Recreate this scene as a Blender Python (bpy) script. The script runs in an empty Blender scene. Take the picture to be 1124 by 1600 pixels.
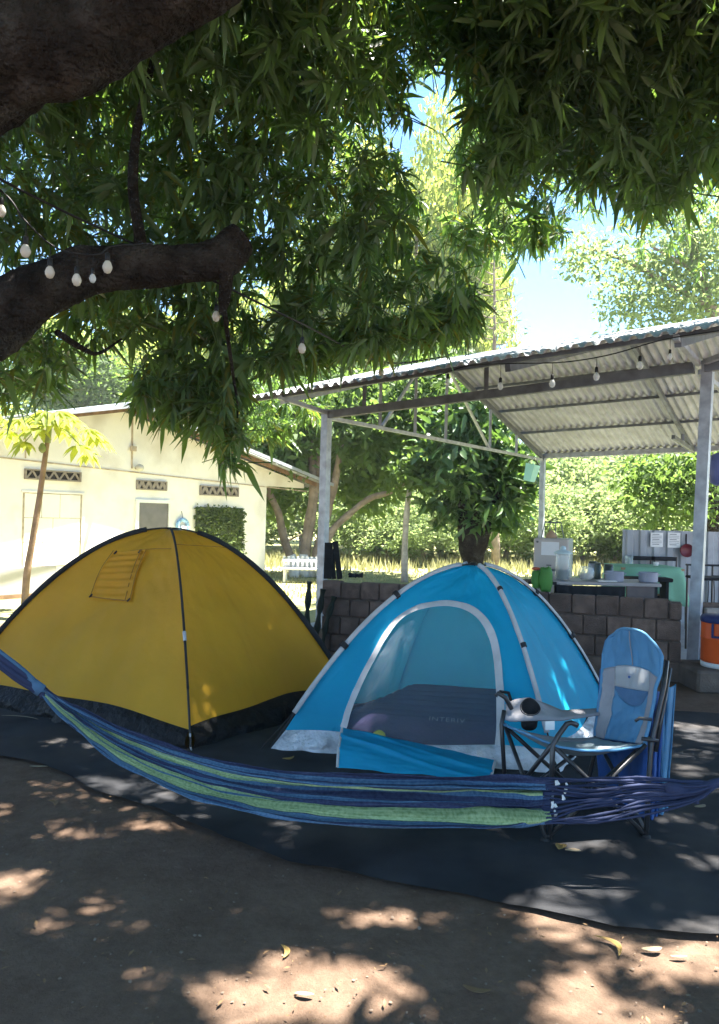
import bpy, bmesh, math, random
import numpy as np
from mathutils import Vector, Matrix, noise
from mathutils.geometry import delaunay_2d_cdt
random.seed(7)
rng = np.random.default_rng(11)
sc = bpy.context.scene
R = math.radians

# ------------------------------------------------------------------ camera
ROLL = -0.025; PITCH = 0.005; F = 1200.0; W_PX, H_PX = 1124.0, 1600.0
CAM = np.array([0.0, 0.0, 1.5])
_f = np.array([0, math.cos(PITCH), math.sin(PITCH)])
_u0 = np.array([0, -math.sin(PITCH), math.cos(PITCH)])
_r0 = np.array([1.0, 0, 0])
_r = _r0 * math.cos(ROLL) - _u0 * math.sin(ROLL)
_u = _u0 * math.cos(ROLL) + _r0 * math.sin(ROLL)
cam = bpy.data.objects.new('camera', bpy.data.cameras.new('camera'))
sc.collection.objects.link(cam)
cam.matrix_world = Matrix(((_r[0], _u[0], -_f[0], CAM[0]), (_r[1], _u[1], -_f[1], CAM[1]), (_r[2], _u[2], -_f[2], CAM[2]), (0, 0, 0, 1)))
cam.data.sensor_fit = 'VERTICAL'; cam.data.sensor_height = 36.0; cam.data.lens = 36.0 * F / H_PX
cam.data.clip_start = 0.05; cam.data.clip_end = 2000
sc.camera = cam

# ------------------------------------------------------------------ light
SUN = np.array([0.30, 0.10, 0.93]); SUN /= np.linalg.norm(SUN)
world = bpy.data.worlds.new('World'); sc.world = world; world.use_nodes = True
wn = world.node_tree.nodes; bg = wn['Background']
sky = wn.new('ShaderNodeTexSky'); sky.sky_type = 'NISHITA'; sky.sun_disc = False
sky.sun_elevation = math.asin(SUN[2]); sky.sun_rotation = math.atan2(SUN[0], SUN[1])
sky.air_density = 0.75; sky.dust_density = 0.0; sky.ozone_density = 2.0
tn = wn.new('ShaderNodeMix'); tn.data_type = 'RGBA'; tn.blend_type = 'MULTIPLY'; tn.inputs[0].default_value = 1.0; tn.inputs[7].default_value = (.70, .94, 1.0, 1)
world.node_tree.links.new(sky.outputs[0], tn.inputs[6]); world.node_tree.links.new(tn.outputs[2], bg.inputs[0]); bg.inputs[1].default_value = 0.06
sl = bpy.data.lights.new('sun', 'SUN'); sl.energy = 5.0; sl.angle = R(0.53); sl.color = (1.0, 0.95, 0.86)
so = bpy.data.objects.new('sun', sl); sc.collection.objects.link(so)
so.rotation_euler = Vector(SUN).to_track_quat('Z', 'Y').to_euler()
sc.view_settings.view_transform = 'Standard'; sc.view_settings.look = 'None'
sc.view_settings.gamma = 1.0; sc.view_settings.use_curve_mapping = False
sc.view_settings.exposure = 3.15
sc.cycles.use_denoising = True
sc.cycles.max_bounces = 8; sc.cycles.diffuse_bounces = 4; sc.cycles.transparent_max_bounces = 12
sc.cycles.transmission_bounces = 6; sc.cycles.glossy_bounces = 3
sc.cycles.caustics_reflective = False; sc.cycles.caustics_refractive = False
sc.cycles.sample_clamp_indirect = 6.0

# ------------------------------------------------------------------ pixel helpers (photo pixels -> metres)
def ray(px, py):
    return _f + (px - W_PX / 2) / F * _r + (H_PX / 2 - py) / F * _u
def at(px, py, Y):
    d = ray(px, py); return CAM + d * (Y / d[1])
def gnd(px, py, z=0.0):
    d = ray(px, py); return CAM + d * ((z - CAM[2]) / d[2])
def proj(P):
    P = np.asarray(P, float) - CAM
    z = P @ _f
    return W_PX / 2 + F * (P @ _r) / z, H_PX / 2 - F * (P @ _u) / z
def nrm(v):
    v = np.asarray(v, float); n = np.linalg.norm(v); return v / n if n > 1e-12 else v
def lerp(a, b, t): return np.asarray(a, float) * (1 - t) + np.asarray(b, float) * t
def smooth_path(pts, n):
    pts = [np.asarray(p, float) for p in pts]
    P = [2 * pts[0] - pts[1]] + pts + [2 * pts[-1] - pts[-2]]
    out = []; m = len(pts) - 1
    for i in range(n + 1):
        t = i / n * m; k = min(int(t), m - 1); t -= k
        a, b, c, d = P[k:k + 4]
        out.append(0.5 * (2 * b + (c - a) * t + (2 * a - 5 * b + 4 * c - d) * t * t + (3 * b - a - 3 * c + d) * t ** 3))
    return out
def fbm(p, s=1.0, o=3):
    return noise.fractal(Vector((p[0] * s, p[1] * s, p[2] * s)), 1.0, 2.0, o)

# ------------------------------------------------------------------ objects
COL = sc.collection
class MB:
    def __init__(s): s.v = []; s.f = []; s.uv = []
    def vert(s, p): s.v.append(tuple(float(c) for c in p)); return len(s.v) - 1
    def face(s, *i): s.f.append(tuple(i))
    def hexa(s, c):
        b = len(s.v)
        for p in c: s.vert(p)
        for q in ((0, 3, 2, 1), (4, 5, 6, 7), (0, 1, 5, 4), (1, 2, 6, 5), (2, 3, 7, 6), (3, 0, 4, 7)): s.face(*(b + k for k in q))
    def box(s, c, size, ax=None):
        c = np.asarray(c, float)
        X, Y, Z = ax if ax is not None else np.eye(3)
        X = np.asarray(X) * size[0] / 2; Y = np.asarray(Y) * size[1] / 2; Z = np.asarray(Z) * size[2] / 2
        s.hexa([c - X - Y - Z, c + X - Y - Z, c + X + Y - Z, c - X + Y - Z, c - X - Y + Z, c + X - Y + Z, c + X + Y + Z, c - X + Y + Z])
    def bevbox(s, c, size, ax=None, b=.01):
        c = np.asarray(c, float); X, Y, Z = [np.asarray(a, float) for a in (ax if ax is not None else np.eye(3))]
        hx, hy, hz = [q / 2 for q in size]; rings = []
        for z, i in ((-hz, b), (-hz + b, 0), (hz - b, 0), (hz, b)):
            r = []
            for sx, sy in ((-1, -1), (1, -1), (1, 1), (-1, 1)):
                ax_, ay_ = hx - i, hy - i
                pts = [(sx * (ax_ - b), sy * ay_), (sx * ax_, sy * (ay_ - b))]
                if sx * sy < 0: pts = [pts[0], pts[1]]
                else: pts = [pts[1], pts[0]]
                r += [s.vert(c + X * p[0] + Y * p[1] + Z * z) for p in pts]
            rings.append(r)
        for a, d in zip(rings[:-1], rings[1:]):
            for k in range(8): s.face(a[k], a[(k + 1) % 8], d[(k + 1) % 8], d[k])
        s.face(*rings[0][::-1]); s.face(*rings[-1])
    def bar(s, a, b, w, h=None, up=(0, 0, 1)):
        a = np.asarray(a, float); b = np.asarray(b, float); h = h or w
        d = nrm(b - a); x = np.cross(d, up)
        if np.linalg.norm(x) < 1e-4: x = np.cross(d, (1, 0, 0))
        x = nrm(x); z = np.cross(x, d)
        s.box((a + b) / 2, (w, np.linalg.norm(b - a), h), (x, d, z))
    def tube(s, path, r, n=8, cap=True, wob=0.0):
        path = [np.asarray(p, float) for p in path]; m = len(path)
        rr = r if hasattr(r, '__len__') else [r] * m
        prev = None; rings = []
        for i, p in enumerate(path):
            d = nrm(path[min(i + 1, m - 1)] - path[max(i - 1, 0)])
            if prev is None:
                x = np.cross(d, (0, 0, 1)); x = np.cross(d, (1, 0, 0)) if np.linalg.norm(x) < 1e-3 else x
            else: x = prev - d * (prev @ d)
            x = nrm(x); prev = x; y = np.cross(d, x); ring = []
            for k in range(n):
                a = 2 * math.pi * k / n; q = rr[i]
                if wob:
                    s_ = p + (x * math.cos(a) + y * math.sin(a)) * rr[i]; q *= 1 + wob * fbm(s_, 3.0) + (.22 * wob * abs(fbm(s_ * np.array([1, 1, .6]), 17.0)) if n > 20 else 0)
                ring.append(s.vert(p + (x * math.cos(a) + y * math.sin(a)) * q))
            rings.append(ring)
        for A, B in zip(rings[:-1], rings[1:]):
            for k in range(n): s.face(A[k], A[(k + 1) % n], B[(k + 1) % n], B[k])
        if cap: s.face(*rings[0][::-1]); s.face(*rings[-1])
    def lathe(s, c, prof, n=20, ax=(0, 0, 1)):
        c = np.asarray(c, float); z = nrm(ax); x = np.cross(z, (0, 1, 0))
        if np.linalg.norm(x) < 1e-3: x = np.cross(z, (1, 0, 0))
        x = nrm(x); y = np.cross(z, x); rings = []
        for r, h in prof:
            rings.append([s.vert(c + z * h + (x * math.cos(2 * math.pi * k / n) + y * math.sin(2 * math.pi * k / n)) * r) for k in range(n)])
        for A, B in zip(rings[:-1], rings[1:]):
            for k in range(n): s.face(A[k], A[(k + 1) % n], B[(k + 1) % n], B[k])
        s.face(*rings[0][::-1]); s.face(*rings[-1])
    def grid(s, fn, nu, nv, keep=None, wrap=False):
        b = len(s.v)
        for j in range(nv + 1):
            for i in range(nu + 1): s.vert(fn(i / nu, j / nv))
        for j in range(nv):
            for i in range(nu):
                if keep is None or keep((i + .5) / nu, (j + .5) / nv):
                    q = b + j * (nu + 1) + i; s.face(q, q + 1, q + nu + 2, q + nu + 1)
def link(name, mesh, mat, parent=None, org=(0, 0, 0)):
    o = bpy.data.objects.new(name, mesh); COL.objects.link(o)
    if mat is not None:
        mesh.materials.clear()
        for m in (mat if isinstance(mat, (list, tuple)) else [mat]): mesh.materials.append(m)
    if parent is not None: o.parent = parent
    return o
def wpos(o):
    p = np.zeros(3)
    while o is not None: p = p + np.array(o.location); o = o.parent
    return p
def part(name, mb, mat, parent=None, smooth=False, solid=0.0, label=None, kind=None, bevel=0.0, at_=None):
    """one mesh object; vertices given in world metres"""
    me = bpy.data.meshes.new(name)
    org = wpos(parent) if parent is not None else np.zeros(3)
    if at_ is not None: org = org * 0 + np.asarray(at_, float)
    v = np.array(mb.v) - org
    used = sorted({i for f in mb.f for i in f}); re = {k: i for i, k in enumerate(used)}
    me.from_pydata([tuple(v[i]) for i in used], [], [tuple(re[i] for i in f) for f in mb.f]); me.update()
    if smooth: me.shade_smooth()
    o = link(name, me, mat, parent)
    if at_ is not None: o.location = tuple(np.asarray(at_, float) - (wpos(parent) if parent is not None else 0))
    if solid:
        md = o.modifiers.new('thick', 'SOLIDIFY'); md.thickness = solid; md.offset = 0
    if bevel:
        md = o.modifiers.new('bev', 'BEVEL'); md.width = bevel; md.segments = 2; md.limit_method = 'ANGLE'
    if label: o['label'] = label
    if kind: o['kind'] = kind
    return o
def tag(o, label, cat, group=None):
    o['label'] = label; o['category'] = cat
    if group: o['group'] = group
    return o
def thing(name, loc, label, cat, group=None):
    o = bpy.data.objects.new(name, None); COL.objects.link(o); o.location = tuple(float(c) for c in loc); o.empty_display_size = .1
    return tag(o, label, cat, group)
def solo(name, mb, mat, loc, label, cat, group=None, **k):
    return tag(part(name, mb, mat, None, at_=loc, **k), label, cat, group)
def struct(name, mb, mat, **k):
    o = part(name, mb, mat, None, **k); o['kind'] = 'structure'; return o
def np_mesh(name, V, T):
    """triangle mesh from arrays"""
    me = bpy.data.meshes.new(name); nv, nf = len(V), len(T)
    me.vertices.add(nv); me.vertices.foreach_set('co', np.ascontiguousarray(V, dtype=np.float32).ravel())
    me.loops.add(nf * 3); me.loops.foreach_set('vertex_index', np.ascontiguousarray(T, dtype=np.int32).ravel())
    me.polygons.add(nf); me.polygons.foreach_set('loop_start', np.arange(0, nf * 3, 3, dtype=np.int32))
    me.update(calc_edges=True); return me

# ------------------------------------------------------------------ materials
def M(name, col, rough=.75, metal=0.0, var=.18, scale=6.0, bump=0.0, bscale=60.0, trans=0.0, tcol=None, spec=.3, rnd=0.0,
      stretch=(1, 1, 1), dirt=None, dscale=3.0, damt=.5, coord='Object', attr=False, alpha=1.0, bdist=.01, detail=4.0):
    m = bpy.data.materials.new(name); m.use_nodes = True; nt = m.node_tree; N = nt.nodes; L = nt.links
    p = N['Principled BSDF']; out = N['Material Output']
    tc = N.new('ShaderNodeTexCoord'); mp = N.new('ShaderNodeMapping'); mp.inputs['Scale'].default_value = stretch
    L.new(tc.outputs[coord], mp.inputs[0])
    nz = N.new('ShaderNodeTexNoise'); nz.inputs['Scale'].default_value = scale; nz.inputs['Detail'].default_value = detail
    L.new(mp.outputs[0], nz.inputs['Vector'])
    cr = N.new('ShaderNodeValToRGB'); e = cr.color_ramp.elements
    e[0].position = .3; e[1].position = .7
    e[0].color = tuple(min(1, c * (1 - var)) for c in col) + (1,); e[1].color = tuple(min(1, c * (1 + var)) for c in col) + (1,)
    L.new(nz.outputs['Fac'], cr.inputs[0]); c_out = cr.outputs[0]
    def mix(a, b, fac, blend='MIX'):
        x = N.new('ShaderNodeMix'); x.data_type = 'RGBA'; x.blend_type = blend
        for s, v in ((6, a), (7, b)):
            if isinstance(v, tuple): x.inputs[s].default_value = v + (1,)
            else: L.new(v, x.inputs[s])
        if isinstance(fac, float): x.inputs[0].default_value = fac
        else: L.new(fac, x.inputs[0])
        return x.outputs[2]
    if dirt is not None:
        n2 = N.new('ShaderNodeTexNoise'); n2.inputs['Scale'].default_value = dscale; n2.inputs['Detail'].default_value = 6
        L.new(mp.outputs[0], n2.inputs['Vector'])
        r2 = N.new('ShaderNodeMapRange'); r2.inputs[1].default_value = .5; r2.inputs[2].default_value = .72; r2.inputs[4].default_value = damt
        L.new(n2.outputs['Fac'], r2.inputs[0]); c_out = mix(c_out, tuple(dirt), r2.outputs[0])
    if rnd:
        oi = N.new('ShaderNodeObjectInfo'); r3 = N.new('ShaderNodeMapRange')
        r3.inputs[3].default_value = 1 - rnd; r3.inputs[4].default_value = 1 + rnd; L.new(oi.outputs['Random'], r3.inputs[0])
        hs = N.new('ShaderNodeHueSaturation'); L.new(r3.outputs[0], hs.inputs['Value']); L.new(c_out, hs.inputs['Color']); c_out = hs.outputs[0]
    if attr:
        a = N.new('ShaderNodeAttribute'); a.attribute_name = 'tint'
        c_out = mix(c_out, a.outputs['Color'], 1.0, 'MULTIPLY')
    L.new(c_out, p.inputs['Base Color'])
    p.inputs['Roughness'].default_value = rough; p.inputs['Metallic'].default_value = metal
    p.inputs['Specular IOR Level'].default_value = spec
    if bump:
        nb = N.new('ShaderNodeTexNoise'); nb.inputs['Scale'].default_value = bscale; nb.inputs['Detail'].default_value = 5
        L.new(mp.outputs[0], nb.inputs['Vector'])
        bp = N.new('ShaderNodeBump'); bp.inputs['Strength'].default_value = bump; bp.inputs['Distance'].default_value = bdist
        L.new(nb.outputs['Fac'], bp.inputs['Height']); L.new(bp.outputs[0], p.inputs['Normal'])
    sh = p.outputs[0]
    if trans:
        t = N.new('ShaderNodeBsdfTranslucent')
        if tcol is None: L.new(c_out, t.inputs[0])
        else:
            if attr: L.new(mix(tuple(tcol), a.outputs['Color'], 1.0, 'MULTIPLY'), t.inputs[0])
            else: t.inputs[0].default_value = tuple(tcol) + (1,)
        ms = N.new('ShaderNodeMixShader'); ms.inputs[0].default_value = trans
        L.new(sh, ms.inputs[1]); L.new(t.outputs[0], ms.inputs[2]); sh = ms.outputs[0]
    if alpha < 1:
        tr = N.new('ShaderNodeBsdfTransparent'); ms = N.new('ShaderNodeMixShader'); ms.inputs[0].default_value = alpha
        L.new(tr.outputs[0], ms.inputs[1]); L.new(sh, ms.inputs[2]); sh = ms.outputs[0]
    L.new(sh, out.inputs[0])
    m['c'] = 1
    return m
def glass(name, col=(.9, .95, .95), alpha=.25):
    m = bpy.data.materials.new(name); m.use_nodes = True; N = m.node_tree.nodes; L = m.node_tree.links; p = N['Principled BSDF']
    p.inputs['Base Color'].default_value = col + (1,); p.inputs['Roughness'].default_value = .08
    tr = N.new('ShaderNodeBsdfTransparent'); ms = N.new('ShaderNodeMixShader'); ms.inputs[0].default_value = alpha
    L.new(tr.outputs[0], ms.inputs[1]); L.new(p.outputs[0], ms.inputs[2]); L.new(ms.outputs[0], N['Material Output'].inputs[0])
    return m
MT = dict(
    mat=M('shade_net', (.036, .037, .041), .95, var=.4, scale=2.5, bump=.6, bscale=500, dirt=(.085, .075, .068), dscale=1.3, damt=.75, spec=.1),
    yellow=M('yellow_nylon', (.74, .42, .035), .6, var=.1, scale=3, bump=.35, bscale=7, bdist=.04, trans=.5, tcol=(.85, .48, .03), spec=.25),
    yseam=M('yellow_seam', (.36, .17, .02), .8, var=.1),
    blackpoly=M('black_tarpaulin', (.006, .006, .007), .6, var=.3, bump=.8, bscale=22, bdist=.03, spec=.2),
    blackfab=M('black_webbing', (.02, .02, .022), .8, var=.2),
    pole=M('black_pole', (.02, .02, .02), .4, var=.1),
    blue=M('blue_nylon', (.008, .37, .62), .55, var=.1, scale=3, bump=.25, bscale=10, bdist=.03, trans=.48, tcol=(.02, .64, .84), spec=.3),
    grey=M('grey_webbing', (.42, .42, .43), .7, var=.12, scale=12, bump=.2, bscale=60),
    silver=M('silver_polythene', (.42, .45, .5), .35, var=.35, scale=7, bump=.9, bscale=18, bdist=.04, spec=.6),
    screen=M('insect_mesh', (.33, .38, .44), .9, var=.1, trans=.4, tcol=(.4, .45, .5), alpha=.26),
    vent=M('vent_mesh', (.16, .15, .13), .9, var=.2, alpha=.75),
    navy=M('navy_flock', (.025, .022, .055), .95, var=.2, bump=.4, bscale=30, spec=.1),
    mprint=M('pale_print', (.17, .155, .16), .9),
    limeb=M('yellow_ball', (.75, .65, .03), .6),
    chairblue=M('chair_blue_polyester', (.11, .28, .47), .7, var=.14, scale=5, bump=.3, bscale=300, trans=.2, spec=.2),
    chairpale=M('chair_seat_mesh', (.3, .38, .43), .8, var=.16, scale=5, bump=.4, bscale=250, trans=.2),
    chairgrey=M('chair_grey_polyester', (.27, .265, .29), .75, var=.12, bump=.3, bscale=300),
    chairmesh=M('chair_white_mesh', (.5, .52, .54), .8, var=.08, trans=.3, alpha=.8),
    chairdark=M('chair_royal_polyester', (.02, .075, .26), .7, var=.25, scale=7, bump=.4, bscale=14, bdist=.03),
    tubeblk=M('black_steel_tube', (.025, .025, .028), .35, var=.15, spec=.5),
    zinc=M('galvanised_sheet', (.36, .375, .405), .6, metal=.1, var=.2, scale=5, dirt=(.2, .2, .205), dscale=2.5, damt=.6, rnd=.08),
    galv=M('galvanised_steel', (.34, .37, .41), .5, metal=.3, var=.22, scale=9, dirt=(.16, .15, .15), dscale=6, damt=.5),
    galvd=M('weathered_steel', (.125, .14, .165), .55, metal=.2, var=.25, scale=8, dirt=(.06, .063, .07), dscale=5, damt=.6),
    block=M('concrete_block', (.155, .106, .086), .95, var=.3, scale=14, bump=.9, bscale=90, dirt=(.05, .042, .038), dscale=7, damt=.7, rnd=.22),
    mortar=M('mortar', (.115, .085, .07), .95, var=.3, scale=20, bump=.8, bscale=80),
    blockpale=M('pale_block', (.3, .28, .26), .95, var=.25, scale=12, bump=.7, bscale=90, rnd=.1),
    cement=M('cement_step', (.12, .095, .08), .95, var=.3, scale=6, bump=.6, bscale=60),
    wallp=M('cream_plaster', (.85, .80, .745), .85, var=.04, scale=2.2, bump=.25, bscale=30, dirt=(.60, .53, .45), dscale=1.3, damt=.75),
    joint=M('wall_joint', (.45, .36, .27), .9, var=.3, scale=10),
    plinth=M('grey_board', (.36, .34, .33), .8, var=.12, scale=2),
    latt=M('vent_block', (.27, .225, .19), .95, var=.2, scale=14, bump=.5),
    darkin=M('recess_shade', (.03, .026, .024), .9),
    white=M('white_paint', (.72, .72, .72), .5, var=.06),
    pane=M('tinted_pane', (.10, .085, .08), .25, var=.2, spec=.5),
    rust=M('rusty_edge', (.2, .12, .07), .8, var=.4, scale=6),
    hedge=M('artificial_hedge', (.085, .12, .03), .8, var=.45, scale=30, trans=.15, rnd=.1),
    bark=M('mango_bark', (.032, .026, .022), .95, var=.5, scale=9, bump=1.0, bscale=40, bdist=.12, stretch=(1, 1, 1), dirt=(.12, .11, .10), dscale=5, damt=.5, spec=.1),
    barkp=M('pale_bark', (.27, .215, .175), .95, var=.35, scale=6, bump=.8, bscale=20, bdist=.04, dirt=(.13, .1, .085), dscale=3, damt=.7, spec=.1),
    lime=M('limewash', (.72, .7, .7), .9, var=.12, scale=8, bump=.4),
    palmbark=M('grey_palm_bark', (.36, .33, .31), .95, var=.25, scale=10, bump=.6, bscale=30, spec=.1),
    mango=M('mango_leaf', (.060, .106, .045), .40, var=.45, scale=1.6, trans=.42, tcol=(.20, .35, .05), spec=.45, detail=2),
    mangoold=M('mango_leaf_turning', (.075, .09, .02), .5, var=.4, scale=2, trans=.42, tcol=(.3, .32, .03), spec=.4, detail=2),
    bgl1=M('pale_foliage', (.12, .165, .07), .6, var=.4, scale=.9, trans=.5, tcol=(.36, .46, .16), rnd=.25, detail=2),
    bgl2=M('green_foliage', (.06, .105, .03), .6, var=.45, scale=.8, trans=.45, tcol=(.20, .32, .06), rnd=.25, detail=2),
    bgl3=M('backlit_tone_foliage', (.14, .18, .045), .6, var=.35, scale=.9, trans=.55, tcol=(.46, .54, .11), rnd=.15, detail=2),  # yellower leaf colour standing in for backlight in the canopy gap
    bigleaf=M('broad_leaf', (.075, .14, .05), .38, var=.4, scale=1.4, trans=.35, tcol=(.12, .22, .03), spec=.5, detail=2),
    papleaf=M('papaya_leaf', (.14, .18, .03), .6, var=.25, scale=3, trans=.5, tcol=(.5, .55, .06)),
    papstem=M('papaya_stem', (.24, .16, .10), .85, var=.3, scale=9, bump=.5, bscale=40),
    papgreen=M('papaya_petiole', (.2, .24, .08), .6, var=.2),
    cactus=M('cactus_skin', (.022, .028, .02), .8, var=.3, bump=.4),
    grass=M('dry_grass', (.36, .34, .18), .9, var=.35, scale=.7, trans=.35, tcol=(.40, .39, .18), detail=2),
    floorc=M('concrete_floor', (.36, .36, .37), .9, var=.2, scale=2, bump=.3),
    pebble=M('pebble', (.17, .13, .10), .95, var=.4, scale=20),
    cable=M('black_cable', (.012, .012, .013), .5),
    bulb=M('frosted_bulb', (.62, .60, .54), .25, var=.05, trans=.3, tcol=(.8, .76, .66), spec=.6),
    clear=glass('clear_bulb_glass', alpha=.35),
    glass=glass('jar_glass', (.8, .9, .9), alpha=.3),
    jarlid=M('jar_lid', (.45, .58, .62), .3, var=.1, spec=.6),
    coffee=M('coffee_pods', (.025, .022, .02), .7, var=.6, scale=60),
    candy=M('wrapped_sweets', (.5, .42, .36), .6, var=.6, scale=70),
    fridge=M('almond_enamel', (.47, .42, .38), .45, var=.06, scale=2),
    fridged=M('grey_seal', (.12, .115, .11), .7),
    fridgeg=M('fridge_side', (.37, .39, .33), .45, var=.06),
    paper=M('white_paper', (.75, .74, .73), .9, var=.03),
    ink=M('grey_ink', (.25, .25, .26), .9),
    limebag=M('lime_plastic', (.10, .30, .06), .45, var=.2, scale=9, trans=.3, tcol=(.2, .5, .08)),
    redcap=M('red_plastic', (.45, .09, .04), .5),
    steeld=M('dark_steel', (.07, .085, .075), .35, metal=.3, var=.2),
    greypot=M('grey_enamel', (.34, .35, .42), .55, var=.06),
    ctop=M('counter_top', (.36, .33, .33), .5, var=.12),
    cblack=M('black_cloth', (.011, .011, .014), .7, var=.2),
    cbrown=M('brown_panel', (.16, .125, .12), .7, var=.2),
    mint=M('mint_cloth', (.25, .52, .36), .85, var=.07, bump=.2, bscale=200, trans=.2),
    wood=M('pale_wood', (.38, .25, .15), .7, var=.2),
    panred=M('red_enamel', (.13, .018, .025), .4, var=.15),
    orange=M('orange_plastic', (.78, .115, .02), .45, var=.05),
    coolblue=M('navy_plastic', (.015, .028, .12), .45, var=.1),
    jugblue=M('blue_drum', (.1, .13, .33), .4, var=.1),
    aqua=M('aqua_plastic', (.42, .72, .68), .5, var=.06, trans=.35, tcol=(.5, .85, .8)),
    char=M('charred_board', (.013, .012, .012), .8, var=.4, scale=12, bump=.6, bscale=30),
    knot=M('white_cord', (.6, .6, .6), .9, var=.2),
    dry1=M('dry_yellow_leaf', (.33, .22, .075), .7, var=.25, trans=.2),
    dry2=M('dry_pale_leaf', (.3, .24, .16), .8, var=.25),
    dry3=M('dry_brown_leaf', (.2, .12, .06), .8, var=.3),
    wreathb=M('wreath_ribbon', (.25, .42, .62), .7, var=.6, scale=25),
)
def ground_mat():
    m = bpy.data.materials.new('packed_dirt'); m.use_nodes = True; N = m.node_tree.nodes; L = m.node_tree.links; p = N['Principled BSDF']
    g = N.new('ShaderNodeNewGeometry'); sp = N.new('ShaderNodeSeparateXYZ'); L.new(g.outputs['Position'], sp.inputs[0])
    def nz(s, d=6, r=.55):
        n = N.new('ShaderNodeTexNoise'); n.inputs['Scale'].default_value = s; n.inputs['Detail'].default_value = d; n.inputs['Roughness'].default_value = r
        L.new(g.outputs['Position'], n.inputs['Vector']); return n.outputs['Fac']
    def ramp(f, a, b, p0=.35, p1=.65):
        c = N.new('ShaderNodeValToRGB'); c.color_ramp.elements[0].position = p0; c.color_ramp.elements[1].position = p1
        c.color_ramp.elements[0].color = a + (1,); c.color_ramp.elements[1].color = b + (1,); L.new(f, c.inputs[0]); return c.outputs[0]
    def mix(a, b, f):
        x = N.new('ShaderNodeMix'); x.data_type = 'RGBA'; L.new(a, x.inputs[6]); L.new(b, x.inputs[7]); L.new(f, x.inputs[0]); return x.outputs[2]
    d1 = ramp(nz(1.1), (.112, .071, .049), (.175, .116, .083)); d2 = ramp(nz(28, 8, .7), (.07, .044, .03), (.2, .138, .1))
    fx = N.new('ShaderNodeValue'); fx.outputs[0].default_value = .42
    d3 = ramp(nz(4.5, 7, .65), (.08, .05, .034), (.21, .148, .108), .3, .7); f3 = N.new('ShaderNodeValue'); f3.outputs[0].default_value = .4
    dirt = mix(mix(d1, d2, fx.outputs[0]), d3, f3.outputs[0])
    g1 = ramp(nz(.6), (.25, .26, .10), (.37, .35, .18)); g2 = ramp(nz(14), (.16, .19, .06), (.40, .37, .21)); grass = mix(g1, g2, fx.outputs[0])
    ad = N.new('ShaderNodeMath'); ad.operation = 'MULTIPLY_ADD'; ad.inputs[1].default_value = 3.0; L.new(nz(.8), ad.inputs[0]); L.new(sp.outputs[1], ad.inputs[2])
    mr = N.new('ShaderNodeMapRange'); mr.inputs[1].default_value = 11.2; mr.inputs[2].default_value = 12.2; L.new(ad.outputs[0], mr.inputs[0])
    L.new(mix(dirt, grass, mr.outputs[0]), p.inputs['Base Color']); p.inputs['Roughness'].default_value = .95; p.inputs['Specular IOR Level'].default_value = .1
    b = N.new('ShaderNodeBump'); b.inputs['Strength'].default_value = .9; b.inputs['Distance'].default_value = .02; L.new(nz(45, 8, .7), b.inputs['Height']); L.new(b.outputs[0], p.inputs['Normal'])
    return m
MT['ground'] = ground_mat()
# ================================================================== THE SETTING
# ground: one sheet, fine near the camera, running to the horizon
gb = MB()
xs = sorted(set(list(np.linspace(-5, 6, 111)) + [-600, -150, -60, -30, -18, -10, 10, 18, 30, 60, 150, 600]))
ys = sorted(set(list(np.linspace(1.2, 9, 79)) + [-600, -100, -30, -10, -3, 11, 14, 20, 30, 60, 150, 600]))
for y in ys:
    for x in xs:
        inside = -5 < x < 6 and 1.2 < y < 9
        gb.vert((x, y, -.012 + .011 * fbm((x, y, 0), 1.4, 4) + .004 * fbm((x, y, 3), 7, 2) if inside else -.012))
nx = len(xs)
for j in range(len(ys) - 1):
    for i in range(nx - 1): gb.face(j * nx + i, j * nx + i + 1, (j + 1) * nx + i + 1, (j + 1) * nx + i)
struct('ground', gb, MT['ground'], smooth=True)

# black shade-net mat under the tents
outl = [(-220, 1140), (-60, 1172), (0, 1182), (60, 1196), (110, 1212), (150, 1238), (250, 1266), (310, 1296), (350, 1313), (450, 1350), (550, 1367), (640, 1385),
        (720, 1397), (800, 1416), (880, 1432), (960, 1450), (1040, 1456), (1130, 1466), (1320, 1475), (1320, 1150), (1130, 1118), (1060, 1112), (930, 1108), (760, 1075),
        (600, 1040), (480, 1020), (250, 1015), (0, 1040), (-220, 1060)]
op = [gnd(*p)[:2] for p in outl]
op2 = []
for i in range(len(op)):
    a, b = op[i], op[(i + 1) % len(op)]; n = max(1, int(np.linalg.norm(b - a) / .09))
    for k in range(n):
        q = a + (b - a) * k / n; w = .02 * fbm((q[0], q[1], 5), 3.0)
        op2.append(Vector((q[0] + w, q[1] + w)))
pts = list(op2); 
for gx in np.arange(-3.6, 4, .07):
    for gy in np.arange(2.2, 8, .07): pts.append(Vector((gx + random.uniform(-.02, .02), gy + random.uniform(-.02, .02))))
vo, _, fo, *_r_ = delaunay_2d_cdt(pts, [], [list(range(len(op2)))], 1, 1e-5)
mb = MB()
for v in vo: mb.vert((v.x, v.y, .005 + .010 * max(0, fbm((v.x, v.y, 9), 2.0, 4) + .5) ** 2 + .012 * max(0, .25 - abs(fbm((v.x * .8 + .4 * v.y, v.y * 1.5, 2), 1.6, 2))) + .007 * (math.exp(-((v.x + .1 * v.y - 1.75) / .05) ** 2) + math.exp(-((v.y - 3.62 + .08 * v.x) / .05) ** 2) + math.exp(-((v.x - .12 * v.y + .9) / .05) ** 2))))
for f in fo: mb.face(*f)
struct('ground_mat', mb, MT['mat'], smooth=True)['label'] = 'black shade net spread over the dirt under both tents'

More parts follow.
